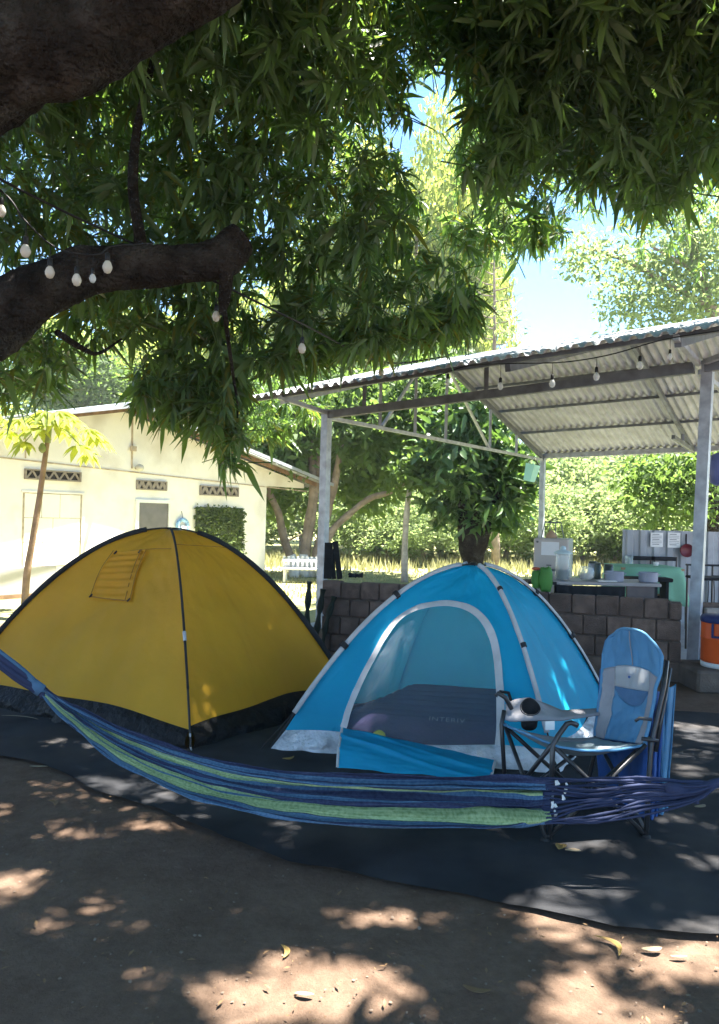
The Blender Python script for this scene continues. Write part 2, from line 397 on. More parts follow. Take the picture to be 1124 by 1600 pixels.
# ================================================================== leaf templates
def leaf_tris(base, d0, L, w, droop, side_hint, rows=2):
    """pointed leaf bent by gravity, folded along the midrib"""
    pts = []; side = nrm(np.cross(d0, side_hint)); up = nrm(np.cross(side, d0))
    P = lambda s: base + d0 * (L * s) + np.array([0, 0, -1]) * (droop * L * s * s)
    V = [P(0)]
    for s, ww in ((.33, .92), (.68, .78)):
        c = P(s); V += [c + side * w / 2 * ww + up * w * .14, c, c - side * w / 2 * ww + up * w * .14]
    V.append(P(1.0))
    T = [(0, 1, 2), (0, 2, 3), (1, 4, 5), (1, 5, 2), (2, 5, 6), (2, 6, 3), (4, 7, 5), (5, 7, 6)]
    return np.array(V), np.array(T)
def mango_sprig(elev, n=13, seed=0, big=1.0):
    r = np.random.default_rng(seed)
    a = np.array([math.cos(elev), 0, math.sin(elev)]); u = np.array([0, 1.0, 0]); v = np.cross(a, u)
    Vs, Ts, off = [], [], 0
    m = MB(); m.tube([-.32 * a + np.array([0, 0, -.03]), -.15 * a, .02 * a], [.006, .005, .003], 3, cap=False)
    tv = np.array(m.v); tt = []
    for f in m.f: tt += [(f[0], f[1], f[2]), (f[0], f[2], f[3])]
    Vs.append(tv); Ts.append(np.array(tt)); off = len(tv)
    for i in range(n):
        ph = i * 2.4 + r.uniform(-.3, .3); th = R(r.uniform(38, 88)); b = a * r.uniform(-.13, .01)
        d = nrm(math.cos(th) * a + math.sin(th) * (math.cos(ph) * u + math.sin(ph) * v))
        L = r.uniform(.09, .21) * big; V, T = leaf_tris(b, d, L, L * r.uniform(.19, .29), r.uniform(.15, .95), nrm(np.array([0, 0, 1]) + r.normal(0, .5, 3)))
        Vs.append(V); Ts.append(T + off); off += len(V)
    return np.vstack(Vs), np.vstack(Ts)
SPRIG = [mango_sprig(R(e), 12 + k % 4, k) for k, e in enumerate((25, 0, -15, -30, -45, -60, -75, -88))]
def scatter(templates, pos, seed, smin=.75, smax=1.2, tilt=.45, which=None):
    r = np.random.default_rng(seed); pos = np.asarray(pos); n = len(pos)
    w = r.integers(0, len(templates), n) if which is None else which
    VV, TT, off = [], [], 0
    for k, (V, T) in enumerate(templates):
        idx = np.nonzero(w == k)[0]
        if not len(idx): continue
        m = len(idx); yaw = r.uniform(0, 6.283, m); tx = r.normal(0, tilt, m); ty = r.normal(0, tilt, m); s = r.uniform(smin, smax, m)
        cy, sy = np.cos(yaw), np.sin(yaw); Z = np.zeros(m); O = np.ones(m)
        Rz = np.stack([np.stack([cy, -sy, Z], 1), np.stack([sy, cy, Z], 1), np.stack([Z, Z, O], 1)], 1)
        Rx = np.stack([np.stack([O, Z, Z], 1), np.stack([Z, np.cos(tx), -np.sin(tx)], 1), np.stack([Z, np.sin(tx), np.cos(tx)], 1)], 1)
        Ry = np.stack([np.stack([np.cos(ty), Z, np.sin(ty)], 1), np.stack([Z, O, Z], 1), np.stack([-np.sin(ty), Z, np.cos(ty)], 1)], 1)
        A = Rx @ Ry @ Rz * s[:, None, None]
        X = np.einsum('mij,vj->mvi', A, V) + pos[idx][:, None, :]
        VV.append(X.reshape(-1, 3)); TT.append((T[None] + (np.arange(m) * len(V))[:, None, None]).reshape(-1, 3) + off); off += m * len(V)
    return np.vstack(VV), np.vstack(TT)
HOLES = []
def sun_hole(px, py, r, Y=None):
    HOLES.append((gnd(px, py) if Y is None else at(px, py, Y), r))
for a in ((430, 1538, .13), (365, 1555, .07), (500, 1545, .06), (605, 1530, .07), (900, 1580, .10), (990, 1590, .06), (1075, 1500, .09), (985, 1492, .03), (860, 1395, .05), (930, 1388, .05),
          (1110, 1462, .10), (560, 1425, .03), (400, 1340, .03), (40, 1370, .07), (1085, 1140, .12), (1085, 1205, .04), (80, 1160, .05), (640, 1435, .02)): sun_hole(*a)
for a in ((885, 1050, .06, 5.2), (905, 1005, .03, 5.5), (935, 1085, .04, 5.2), (650, 960, .02, 5.1), (560, 1110, .02, 5.0), (740, 1000, .02, 5.3), (945, 1152, .04, 3.9), (1000, 1045, .03, 3.95)): sun_hole(*a)
_q = np.random.default_rng(77)
for _ in range(22): sun_hole(_q.uniform(0, 1124), _q.uniform(1290, 1600), _q.uniform(-.02, .02))
HP_ = np.array([h[0] for h in HOLES]); HR_ = np.array([h[1] for h in HOLES])
def in_sun_hole(P):
    d = P - HP_; t = d @ SUN; return bool(np.any((np.linalg.norm(d - t[:, None] * SUN, axis=1) < HR_ + .09) & (t > .8)))
def in_poly(x, y, poly):
    c = False; n = len(poly)
    for i in range(n):
        x1, y1 = poly[i]; x2, y2 = poly[i - 1]
        if (y1 > y) != (y2 > y) and x < (x2 - x1) * (y - y1) / (y2 - y1) + x1: c = not c
    return c
SKY_GAPS = [[(772, 452), (790, 400), (850, 380), (862, 300), (900, 330), (985, 360), (1000, 420), (960, 470), (950, 520), (775, 535)],
            [(640, 130), (690, 80), (735, 150), (725, 215), (700, 280), (760, 345), (690, 370), (655, 300), (610, 230)]]
CLEAR_HOLES = [[(30, 590), (120, 560), (215, 520), (235, 570), (200, 640), (20, 640)], [(365, 640), (420, 610), (520, 650), (515, 760), (400, 760)]]

def fill(poly, dlo, dhi, count, seed, clump=1.0, thresh=-.15, dfun=None):
    r = np.random.default_rng(seed); xs_ = [p[0] for p in poly]; ys_ = [p[1] for p in poly]; out = []
    tries = 0
    while len(out) < count and tries < count * 40:
        tries += 1
        x = r.uniform(min(xs_), max(xs_)); y = r.uniform(min(ys_), max(ys_))
        if not in_poly(x, y, poly): continue
        lo, hi = (dlo, dhi) if dfun is None else dfun(x, y)
        d = r.uniform(lo, hi); P = at(x, y, d)
        if fbm(P, clump, 2) < thresh + r.uniform(-.15, .15): continue
        out.append(P)
    return out
def volume(x0, x1, y0, y1, z0, z1, count, seed, clump=.8, thresh=.0):
    r = np.random.default_rng(seed); out = []; tries = 0
    while len(out) < count and tries < count * 40:
        tries += 1
        P = np.array([r.uniform(x0, x1), r.uniform(y0, y1), r.uniform(z0, z1)])
        if fbm(P * np.array([1, 1, .4]), clump, 2) < thresh: continue
        if P[1] > .5:
            px, py = proj(P)
            if any(in_poly(px, py, g) for g in SKY_GAPS): continue
            if py > 560 : continue
        out.append(P)
    return out

# ------------------------------------------------------------------ the two mango trees
LP = [(-200, -260), (600, -260), (560, 20), (590, 90), (596, 150), (575, 245), (620, 320), (660, 375), (705, 410), (745, 452), (742, 490), (715, 520), (640, 535), (560, 555),
      (480, 575), (400, 590), (385, 600), (375, 690), (345, 690), (318, 668), (262, 655), (215, 640), (195, 590), (235, 555), (205, 525), (120, 560), (95, 600), (40, 632), (-200, 650)]
def ldepth(x, y):
    t = min(1, max(0, y / 600)); return 4.4 + 1.8 * t, 7.4 + 1.6 * t
posL = fill(LP, 4, 9, 3000, 1, 1.1, -.3, ldepth) + fill([(210, 600), (375, 560), (375, 690), (360, 735), (335, 690), (262, 645)], 6.2, 8.2, 170, 2, 1.5, -.4) + fill([(385, 590), (520, 600), (505, 660), (440, 690), (380, 680)], 11.5, 13.5, 150, 9, 1.5, -.5)
posL += fill([(430, 540), (640, 500), (750, 462), (740, 515), (600, 548), (430, 572)], 6.5, 8.8, 200, 3, 1.5, -.4)
posL += volume(-3.4, 2.2, -1.5, 9.0, 4.6, 7.6, 6200, 4, .75, -.48) + volume(-6.5, 1.5, -3.5, -1.5, 5.5, 7.5, 500, 14, .6, -.3)  # second volume: unseen sprays added behind the camera to cut sky fill
RP = [(680, -260), (1330, -260), (1330, 430), (1200, 330), (1124, 280), (1080, 295), (1030, 325), (985, 322), (945, 300), (905, 282), (870, 262), (840, 280), (800, 302), (770, 300),
      (748, 265), (762, 215), (772, 160), (735, 95), (700, 30)]
def rdepth(x, y):
    t = min(1, max(0, y / 360)); return 5.0 + .5 * t, 7.6 + .6 * t
posR = fill(RP, 3.5, 7, 2300, 5, 1.2, -.3, rdepth) + fill([(690, 345), (770, 345), (885, 325), (880, 380), (800, 395), (735, 415)], 7.5, 9.5, 70, 6, 2, -.3)
posR += volume(1.8, 6.2, -1.5, 7.2, 4.8, 7.8, 4600, 7, .75, -.48) + volume(1.5, 8.5, -3.5, 2, 5.2, 7.5, 1200, 17, .6, -.3) + volume(.5, 8, 7.5, 14.5, 6.2, 8.8, 1500, 18, .6, -.1)  # added: sprays by the camera cutting sky fill, sprays above shading the roof
def shade(count, seed, reg):  # extra sprays added up the sun rays to shade ground, hammock and tents
    r = np.random.default_rng(seed); out = []
    while len(out) < count:
        x, y = r.uniform(reg[0], reg[2]), r.uniform(reg[1], reg[3]); g = gnd(x, y) if reg[4] is None else at(x, y, reg[4]); z = r.uniform(5.0, 7.4); P = g + SUN * ((z - g[2]) / SUN[2]) + np.append(r.normal(0, .12, 2), 0)
        px, py = proj(P) if P[1] > .5 else (0, -999)
        if any(in_poly(px, py, q) for q in SKY_GAPS): continue
        out.append(P)
    return out
posR += shade(680, 41, (-60, 1230, 1180, 1610, None)) + shade(420, 42, (0, 1050, 1124, 1300, 3.3))
posL += shade(420, 43, (0, 850, 520, 1150, 5.6))
def keep_clear(ps):
    out = []
    for P in ps:
        if P[2] < 1.9: continue
        # limbs and lenses stay free of leaves right against the camera
        if np.linalg.norm(P - CAM) < 2.6: continue
        if in_sun_hole(P): continue
        out.append(P)
    return np.array(out)
def mango_tree(label, base, posA, limbs, seed, nparts):
    t = thing('mango_tree', base, label, 'tree')
    for nm, path, rad, nseg in limbs:
        m = MB(); pp = smooth_path(path, (nseg if rad[0] < .25 else 16) * (len(path) - 1)); k = len(pp)
        rr = [float(np.interp(i / (k - 1), np.linspace(0, 1, len(rad)), rad)) for i in range(k)]
        m.tube(pp, rr, 40 if nm == 'limb' and rad[0] > .25 else 14 if rad[0] > .1 else 7, wob=.28 if rad[0] > .06 else .1); part(nm, m, MT['bark'], t, smooth=True)
    d = np.linalg.norm(posA - CAM, axis=1); vis = []
    for i in np.argsort(d):
        if posA[i][1] < 1: continue
        x, y = proj(posA[i])
        if 0 < x < W_PX and -20 < y < H_PX: vis.append(i)
        if len(vis) >= nparts: break
    near = np.zeros(len(posA), bool); near[vis] = True
    org = np.array(base, float); r = np.random.default_rng(seed)
    V, T = scatter(SPRIG, posA[~near] - org, seed)
    me = np_mesh('crown', V, T); o = link('crown', me, [MT['mango'], MT['mangoold']], t); o['kind'] = 'stuff'
    mi = (r.random(len(T) // 8 + 1) < .09).astype(np.int32).repeat(8)[:len(T)]; me.polygons.foreach_set('material_index', mi)
    tm = []
    for k, (V, T) in enumerate(SPRIG): tm.append(np_mesh('leaf_spray', V, T)); tm[-1].materials.append(MT['mango'])
    for i in vis:
        o = bpy.data.objects.new('leaf_spray', tm[r.integers(len(tm))]); COL.objects.link(o); o.parent = t
        o.location = tuple(posA[i] - org); o.rotation_euler = (r.normal(0, .5), r.normal(0, .5), r.uniform(0, 6.28)); s = r.uniform(.75, 1.15); o.scale = (s, s, s)
    return t
# left tree: trunk just outside the frame, two great limbs reaching in
TB = np.array([-3.75, 4.3, -.02]); 
limbL = [('trunk', [TB, TB + [.05, .05, 1.0], TB + [.1, -.05, 1.9], TB + [.2, -.2, 2.7]], [.46, .36, .35, .33], 6),
         ('limb', [TB + [.1, 0, 1.45], at(-130, 585, 4.4), at(10, 490, 4.5), at(90, 444, 4.6), at(180, 418, 4.7), at(270, 412, 4.8), at(335, 405, 4.85), at(378, 372, 4.9)], [.28, .2, .18, .155, .135, .12, .125, .11], 5),
         ('limb', [TB + [.2, -.2, 2.5], at(-240, 215, 3.7), at(-60, 130, 3.5), at(80, 62, 3.4), at(210, 8, 3.35), at(340, -55, 3.3), at(520, -150, 3.2), at(760, -330, 3.1)], [.31, .28, .25, .215, .18, .15, .12, .09], 5),
         ('limb', [TB + [.2, -.2, 2.6], TB + [.4, .6, 4.0], TB + [1.2, 1.6, 5.4], TB + [2.6, 2.6, 6.4]], [.3, .24, .16, .08], 5),
         ('limb', [TB + [.2, -.2, 2.6], TB + [.3, -1.2, 4.2], TB + [1.3, -2.4, 5.6], TB + [3.0, -3.2, 6.4]], [.28, .22, .15, .08], 5),
         ('branch', [at(222, 412, 4.75), at(218, 360, 4.8), at(208, 290, 4.9), at(215, 200, 5.0), at(240, 90, 5.1)], [.05, .038, .034, .03, .02], 5),
         ('branch', [at(352, 408, 4.86), at(353, 440, 4.85), at(350, 470, 4.85), at(347, 492, 4.85)], [.05, .045, .04, .018], 4),
         ('branch', [at(350, 480, 4.9), at(358, 540, 5.4), at(365, 590, 6.0), at(372, 640, 6.6), at(365, 690, 6.9)], [.018, .014, .012, .010, .007], 4),
         ('branch', [at(90, 520, 4.6), at(130, 545, 5.0), at(155, 552, 5.4), at(190, 530, 5.7)], [.022, .018, .012, .008], 5)]
posL = keep_clear(posL)
mango_tree('huge mango tree with thick dark limbs and dense canopy over the yellow tent', TB, posL, limbL, 21, 170)
TR = np.array([4.15, 3.55, -.02])
limbR = [('trunk', [TR, TR + [0, .05, 1.2], TR + [.1, .1, 2.4]], [.4, .32, .3], 6),
         ('limb', [TR + [.1, .1, 2.2], TR + [-.3, .6, 3.6], TR + [-1.0, 1.2, 4.8], TR + [-1.9, 1.7, 5.6]], [.28, .2, .13, .05], 5),
         ('limb', [TR + [.1, .1, 2.3], TR + [.5, 1.2, 3.9], TR + [.6, 2.4, 5.2], TR + [.5, 3.4, 6.2]], [.26, .2, .12, .05], 5),
         ('limb', [TR + [.1, .1, 2.2], TR + [0, -1.2, 3.9], TR + [-.8, -2.4, 5.4]], [.26, .18, .08], 5),
         ('branch', [TR + [-1.0, 1.2, 4.8], at(930, 90, 6.9), at(830, 200, 7.2), at(770, 300, 7.6)], [.05, .028, .018, .008], 5),
         ('branch', [TR + [.5, 1.2, 3.9], at(1090, 170, 6.8), at(1010, 290, 7.0)], [.05, .025, .01], 5)]
posR = keep_clear(posR)
mango_tree('mango tree whose dark drooping leaves hang high over the metal shelter roof', TR, posR, limbR, 22, 120)
# ================================================================== background trees and plants
def clump_template(seed, n, rad, leaf, wid=.5, shape=0):
    r = np.random.default_rng(seed); Vs, Ts, off = [], [], 0
    for i in range(n):
        p = r.normal(0, rad * .5, 3); d = nrm(r.normal(0, 1, 3) + nrm(p) * .8 + np.array([0, 0, -.25]))
        L = leaf * r.uniform(.7, 1.3); sd = nrm(np.cross(d, r.normal(0, 1, 3))); w = L * wid / 2
        V = np.array([p, p + d * L * .5 + sd * w, p + d * L + np.array([0, 0, -L * .2]), p + d * L * .5 - sd * w]); T = np.array([(0, 1, 2), (0, 2, 3)])
        Vs.append(V); Ts.append(T + off); off += 4
    return np.vstack(Vs), np.vstack(Ts)
def broad_template(seed, n, leaf):
    r = np.random.default_rng(seed); Vs, Ts, off = [], [], 0
    for i in range(n):
        a = r.uniform(0, 6.28); el = r.uniform(-.9, .5); d = np.array([math.cos(a) * math.cos(el), math.sin(a) * math.cos(el), math.sin(el)]); L = leaf * r.uniform(.7, 1.25)
        V, T = leaf_tris(r.normal(0, .1, 3), d, L, L * r.uniform(.36, .46), r.uniform(.3, .8), nrm(np.array([0, 0, 1]) + r.normal(0, .35, 3))); Vs.append(V); Ts.append(T + off); off += len(V)
    return np.vstack(Vs), np.vstack(Ts)
def crown_mesh(name, blobs, nclump, leaf, seed, rad=.32, per=22, wid=.5, shell=.45):
    r = np.random.default_rng(seed); tem = [clump_template(seed * 10 + k, per, rad, leaf, wid) if per > 9 else broad_template(seed * 10 + k, per, leaf) for k in range(4)]
    vol = np.array([b[3] ** 2 for b in blobs]); vol = vol / vol.sum(); pos = []
    for _ in range(nclump):
        b = blobs[r.choice(len(blobs), p=vol)]; d = nrm(r.normal(0, 1, 3)); q = r.uniform(shell, 1.0) ** .6
        pos.append(np.array(b[:3]) + d * b[3] * q * np.array([1, 1, b[4] if len(b) > 4 else .8]))
    V, T = scatter(tem, pos, seed, .7, 1.3, .8); return np_mesh(name, V, T)
def rand_blobs(seed, h, w, base, n=9, rr=(.28, .45)):
    r = np.random.default_rng(seed); out = []
    for i in range(n):
        a = r.uniform(0, 6.283); q = math.sqrt(r.uniform(0, 1)) * w * .5; z = base + (h - base) * r.uniform(.18, .85)
        k = 1 - .45 * abs((z - base) / (h - base) - .45) * 2
        out.append((math.cos(a) * q * k, math.sin(a) * q * k, z, w * r.uniform(*rr) * .6, .8))
    return out
# four kinds of far tree, then copies
KINDS = []
for k, (h, w, b, leaf, nc, mt) in enumerate([(6.5, 6, .6, .2, 620, 'bgl1'), (9, 7, 1.6, .22, 760, 'bgl2'), (4.0, 5, .0, .17, 560, 'bgl1'), (12, 8, 2.6, .25, 900, 'bgl3'), (5.5, 6.5, .2, .2, 640, 'bgl2')]):
    cm = crown_mesh('crown', rand_blobs(50 + k, h, w, b, 12), nc, leaf, 60 + k); cm.materials.append(MT[mt])
    m = MB(); r = np.random.default_rng(k); hh = h * .7
    m.tube(smooth_path([(0, 0, -.05), (.1, .05, hh * .3), (-.05, .1, hh * .65), (.1, 0, hh)], 8), [.16 * w / 6 * (1 - .08 * i) for i in range(9)], 8, wob=.2)
    for a in range(5):
        an = a * 1.3 + .3; z0 = hh * (.3 + .1 * a); m.tube(smooth_path([(0, 0, z0), (math.cos(an) * w * .12, math.sin(an) * w * .12, z0 + h * .1), (math.cos(an) * w * .3, math.sin(an) * w * .3, z0 + h * .2)], 5), [.08, .07, .055, .045, .03, .02], 6)
    tmesh = bpy.data.meshes.new('trunk'); tmesh.from_pydata(m.v, [], m.f); tmesh.materials.append(MT['barkp']); tmesh.shade_smooth()
    KINDS.append((cm, tmesh))
def far_tree(kind, px, Y, s, sz, label, rot):
    p = at(px, 810, Y); t = thing('tree', (p[0], p[1], 0), label, 'tree', 'trees along the far edge of the sunny field')
    for me, nm in zip(KINDS[kind], ('crown', 'trunk')):
        o = bpy.data.objects.new(nm, me); COL.objects.link(o); o.parent = t; o.scale = (s, s, sz); o.rotation_euler = (0, 0, rot)
L_ = [
 (2, 445, 26, .8, .62, 'low sunlit bush just right of the house corner behind the white bench'),
 (2, 610, 25, .75, .5, 'low pale bush at the foot of the slim grey palm stem'),
 (2, 665, 26, .8, .55, 'low pale bush between the palm stem and the stubby broad-leaved tree'),
 (2, 790, 27, .9, .6, 'low yellow-green bush between the stubby tree and the fridge'),
 (2, 850, 26, .8, .62, 'low bush directly behind the left side of the fridge'),
 (2, 915, 27, .95, .66, 'low bush behind the right side of the fridge above the glass bowl'),
 (2, 965, 26, .85, .6, 'low bush touching the left end of the metal sheet fence'),
 (2, 1040, 25, .9, .62, 'low bush over the middle of the metal sheet fence'),
 (2, 1120, 25, .9, .66, 'low bush over the metal sheet fence at the right edge'),
 (2, 560, 27, 1.0, .8, 'pale low bush of the field edge right behind the dark planks on the block wall'),
 (2, 690, 28, 1.1, .8, 'pale low bush just left of the thick stubby trunk of the broad-leaved tree'),
 (0, 815, 33, 1.0, .75, 'yellow-green bush at the field edge right of the stubby broad-leaved tree'),
 (2, 880, 30, 1.1, .95, 'yellow-green bush directly above the beige fridge at the field edge'),
 (4, 940, 34, 1.0, .85, 'fuller green bush between the fridge and the metal sheet fence'),
 (0, 1010, 32, 1.1, .75, 'pale bush just above the left end of the metal sheet fence'),
 (2, 1085, 30, 1.1, .9, 'bright green bush above the metal sheet fence beside the right post'),
 (0, 475, 31, 1.0, .9, 'sunlit bush behind the limewashed trunks at the end of the house'),
 (4, 610, 36, 1.2, 1.1, 'mid green bush behind the slim grey palm stem'),
 (1, 540, 42, 1.1, 1.0, 'tall green tree behind the left shelter post'),
 (0, 760, 46, 1.4, 1.3, 'tall hazy green tree behind the stubby broad-leaved tree'),
 (4, 905, 50, 1.3, 1.25, 'hazy tree under the far eave beside the rear post of the shelter'),
 (0, 1040, 46, 1.2, 1.1, 'hazy tree seen under the far eave just left of the right post'),
 (0, 1190, 40, 1.2, 1.1, 'pale tree at the right edge behind the dark leaning trunk'),
 (1, 150, 34, 1.3, .95, 'pale tree whose top shows over the left slope of the house roof'),
 (3, 30, 36, 1.1, .7, 'light green tree over the far left of the house roof'),
 (0, 300, 38, 1.4, 1.0, 'light tree behind the house ridge, mostly behind the mango leaves'),
 (3, 640, 31, .75, 1.75, 'tall yellow-green tree shining through the gap in the mango canopy'),
 (3, 705, 34, .6, 1.65, 'slender yellow-green tree right of the tall one in the canopy gap'),
 (3, 590, 34, 1.0, 1.5, 'tall green tree behind the mango canopy left of the bright gap'),
 (3, 400, 36, 1.2, 1.2, 'tall tree rising far behind the house and the mango canopy'),
 (3, 150, 44, 1.2, 1.3, 'far tall tree behind the left mango limb'),
]
for i, (k, px, Y, s, sz, lab) in enumerate(L_): far_tree(k, px, Y, s, sz, lab, i * 1.7)

def custom_tree(name, base, label, trunks, blobs, nclump, leaf, seed, cmat, tmat, per=22, wid=.5, rad=.32, painted=0.0, cat='tree', shell=.4):
    t = thing(name, base, label, cat); base = np.asarray(base, float)
    for path, rad_ in trunks:
        if painted: rad_ = [q * .68 for q in rad_]
        pp = smooth_path(path, 6 * (len(path) - 1)); rr = [float(np.interp(i / (len(pp) - 1), np.linspace(0, 1, len(rad_)), rad_)) for i in range(len(pp))]
        m = MB(); m.tube(pp, rr, 10, wob=.25); tr = part('trunk', m, tmat, t, smooth=True)
        if painted:
            q = [p for p in pp if p[2] < painted]
            if len(q) > 1:
                q2 = smooth_path(q, 5); m = MB(); m.tube(q2, [rr[0] * 1.06] * len(q2), 10, wob=.2); part('limewash_band', m, MT['lime'], tr, smooth=True)
    if blobs:
        me = crown_mesh('crown', [tuple(np.asarray(b[:3]) - base) + tuple(b[3:]) for b in blobs], nclump, leaf, seed, rad, per, wid, shell)
        link('crown', me, cmat, t)
    return t
# multi-stemmed tree beyond the house, limewashed at the foot
b0 = at(483, 905, 18.5); b0[2] = -.02
def up(px, py, Y=18.5): return at(px, py, Y)
custom_tree('limewashed_tree', b0, 'many-stemmed pale tree with whitewashed feet between the house end and the left shelter post',
    [([b0 + [-.35, 0, 0], up(458, 880), up(443, 840), up(435, 800), up(418, 765), up(395, 700)], [.2, .17, .15, .13, .11, .07]),
     ([b0 + [-.1, .1, 0], up(474, 880), up(480, 830), up(490, 770), up(487, 710), up(478, 640)], [.17, .17, .15, .15, .13, .08]),
     ([b0 + [.1, .2, 0], up(480, 870), up(492, 790), up(497, 720), up(503, 650)], [.13, .11, .1, .1, .07]),
     ([b0 + [.3, .1, 0], up(496, 870), up(510, 810), up(522, 760), up(533, 700), up(545, 640), up(560, 590)], [.2, .18, .15, .14, .13, .11, .06]),
     ([b0 + [.4, 0, 0], up(500, 872), up(520, 828), up(550, 800), up(580, 778), up(612, 768), up(650, 745)], [.2, .17, .14, .12, .11, .09, .04])],
    [tuple(up(420, 690)) + (1.3, .8), tuple(up(470, 640, 19)) + (1.7, .8), tuple(up(540, 640, 19)) + (1.6, .8), tuple(up(600, 690, 19)) + (1.3, .8), tuple(up(440, 760, 19.6)) + (1.0, .8), tuple(up(560, 730, 20)) + (1.1, .8),
     tuple(up(650, 640, 19)) + (1.3, .8), tuple(up(575, 770, 20.5)) + (.8, .7), tuple(up(690, 590, 19.5)) + (1.2, .8), tuple(up(640, 730, 20.5)) + (.8, .7)], 950, .2, 71, MT['bgl2'], MT['barkp'], painted=up(480, 862)[2])
# stubby broad-leaved tree outside the left gable of the shelter
b1 = at(738, 912, 17.3); b1[2] = -.02
def u2(px, py, Y=17.3): return at(px, py, Y)
custom_tree('broadleaf_tree', b1, 'stubby tree with thick fused trunk and large dark drooping leaves behind the blue tent',
    [([b1, u2(738, 870), u2(728, 830), u2(726, 800), u2(712, 750)], [.22, .24, .2, .13, .08]), ([b1 + [.05, .05, 0], u2(740, 865), u2(742, 825), u2(745, 780), u2(740, 700)], [.2, .22, .17, .12, .07]),
     ([b1 + [.1, -.05, 0], u2(744, 865), u2(756, 830), u2(765, 800), u2(790, 740)], [.2, .2, .16, .11, .07])],
    [tuple(u2(712, 755)) + (.8, .9), tuple(u2(760, 765)) + (.95, .9), tuple(u2(735, 690)) + (.95, .9), tuple(u2(805, 735)) + (.65, .9), tuple(u2(700, 690)) + (.7, .9), tuple(u2(795, 800)) + (.45, .8), tuple(u2(742, 805)) + (.4, .6), tuple(u2(700, 800)) + (.4, .7), tuple(u2(790, 700)) + (.7, .8), tuple(u2(745, 640)) + (.9, .8)],
    480, .27, 72, MT['bigleaf'], MT['bark'], per=9, wid=.42, rad=.28, shell=.2)
# slim palm-like stem
b2 = at(632, 905, 17.8); b2[2] = -.02
custom_tree('slim_palm', b2, 'slim straight grey palm stem standing in the sun behind the block wall',
    [([b2, at(633, 850, 17.8), at(636, 800, 17.8), at(640, 765, 17.8)], [.085, .075, .07, .05])],
    [tuple(at(640, 745, 17.8)) + (.55, .8), tuple(at(655, 730, 17.9)) + (.45, .8)], 70, .17, 73, MT['bgl2'], MT['palmbark'], per=20, rad=.3)
# loose tree over the roof at the right, thin bare tree in the sky gap, dark leaning trunk by the right post
b3 = at(1150, 900, 21); b3[2] = -.02
custom_tree('loose_tree', b3, 'tall loose pale-leaved tree rising above the metal roof at the right of the blue sky',
    [([b3, at(1140, 600, 21), at(1100, 450, 21), at(1080, 380, 21), at(1060, 300, 21)], [.25, .2, .14, .11, .05]), ([at(1110, 480, 21), at(1040, 440, 21), at(960, 400, 21), at(900, 385, 21)], [.1, .07, .05, .02]), ([at(1095, 430, 21), at(1010, 380, 20.6)], [.08, .03])],
    [tuple(at(920, 400, 21)) + (.9, .6), tuple(at(985, 425, 21)) + (1.1, .7), tuple(at(1050, 400, 21)) + (1.3, .8), tuple(at(1110, 440, 21)) + (1.5, .8), tuple(at(1000, 480, 20.5)) + (.9, .5), tuple(at(1070, 480, 20.5)) + (1.0, .6), tuple(at(1090, 330, 21)) + (1.4, .8), tuple(at(1130, 380, 21)) + (1.4, .8)],
    460, .17, 74, MT['bgl1'], MT['barkp'], per=16, rad=.4, shell=.1)
b4 = at(775, 900, 24); b4[2] = -.02
tw = [([b4, at(772, 640, 24), at(773, 520, 24), at(772, 390, 24)], [.14, .1, .05, .02])]
r_ = np.random.default_rng(5)
for k in range(16):
    y0 = 400 + k * 8.5; s = 1 if k % 2 else -1; dx = r_.uniform(20, 50) * s
    tw.append(([at(772, y0 + 12, 24), at(772 + dx * .5, y0 + 8, 24 + r_.uniform(-.6, .6)), at(772 + dx, y0 - 6 + r_.uniform(-8, 8), 24 + r_.uniform(-1, 1))], [.022, .016, .008]))
custom_tree('bare_tree', b4, 'thin nearly bare tree with spiky twigs standing against the blue sky', tw, [tuple(at(775, 500, 24)) + (.7, .8), tuple(at(800, 530, 24)) + (.6, .8)], 30, .14, 75, MT['bgl1'], MT['barkp'], per=8)
b5 = at(1175, 905, 18); b5[2] = -.02
custom_tree('leaning_tree', b5, 'dark leaning trunk with overhanging leaves at the right edge behind the shelter post',
    [([b5, at(1128, 830, 18), at(1112, 760, 18), at(1095, 700, 18), at(1070, 640, 18)], [.34, .3, .26, .2, .1]), ([at(1112, 760, 18), at(1075, 745, 17.6), at(1030, 755, 17.4), at(1000, 770, 17.2)], [.1, .06, .04, .02])],
    [tuple(at(1045, 745, 17.5)) + (.8, .6), tuple(at(1000, 770, 17.3)) + (.6, .6), tuple(at(1070, 785, 17.5)) + (.7, .6), tuple(at(1020, 805, 17.5)) + (.45, .6), tuple(at(1090, 730, 17.5)) + (.9, .7), tuple(at(980, 745, 17.5)) + (.4, .6)],
    190, .17, 76, MT['bgl2'], MT['bark'], per=13, rad=.3, shell=.1)
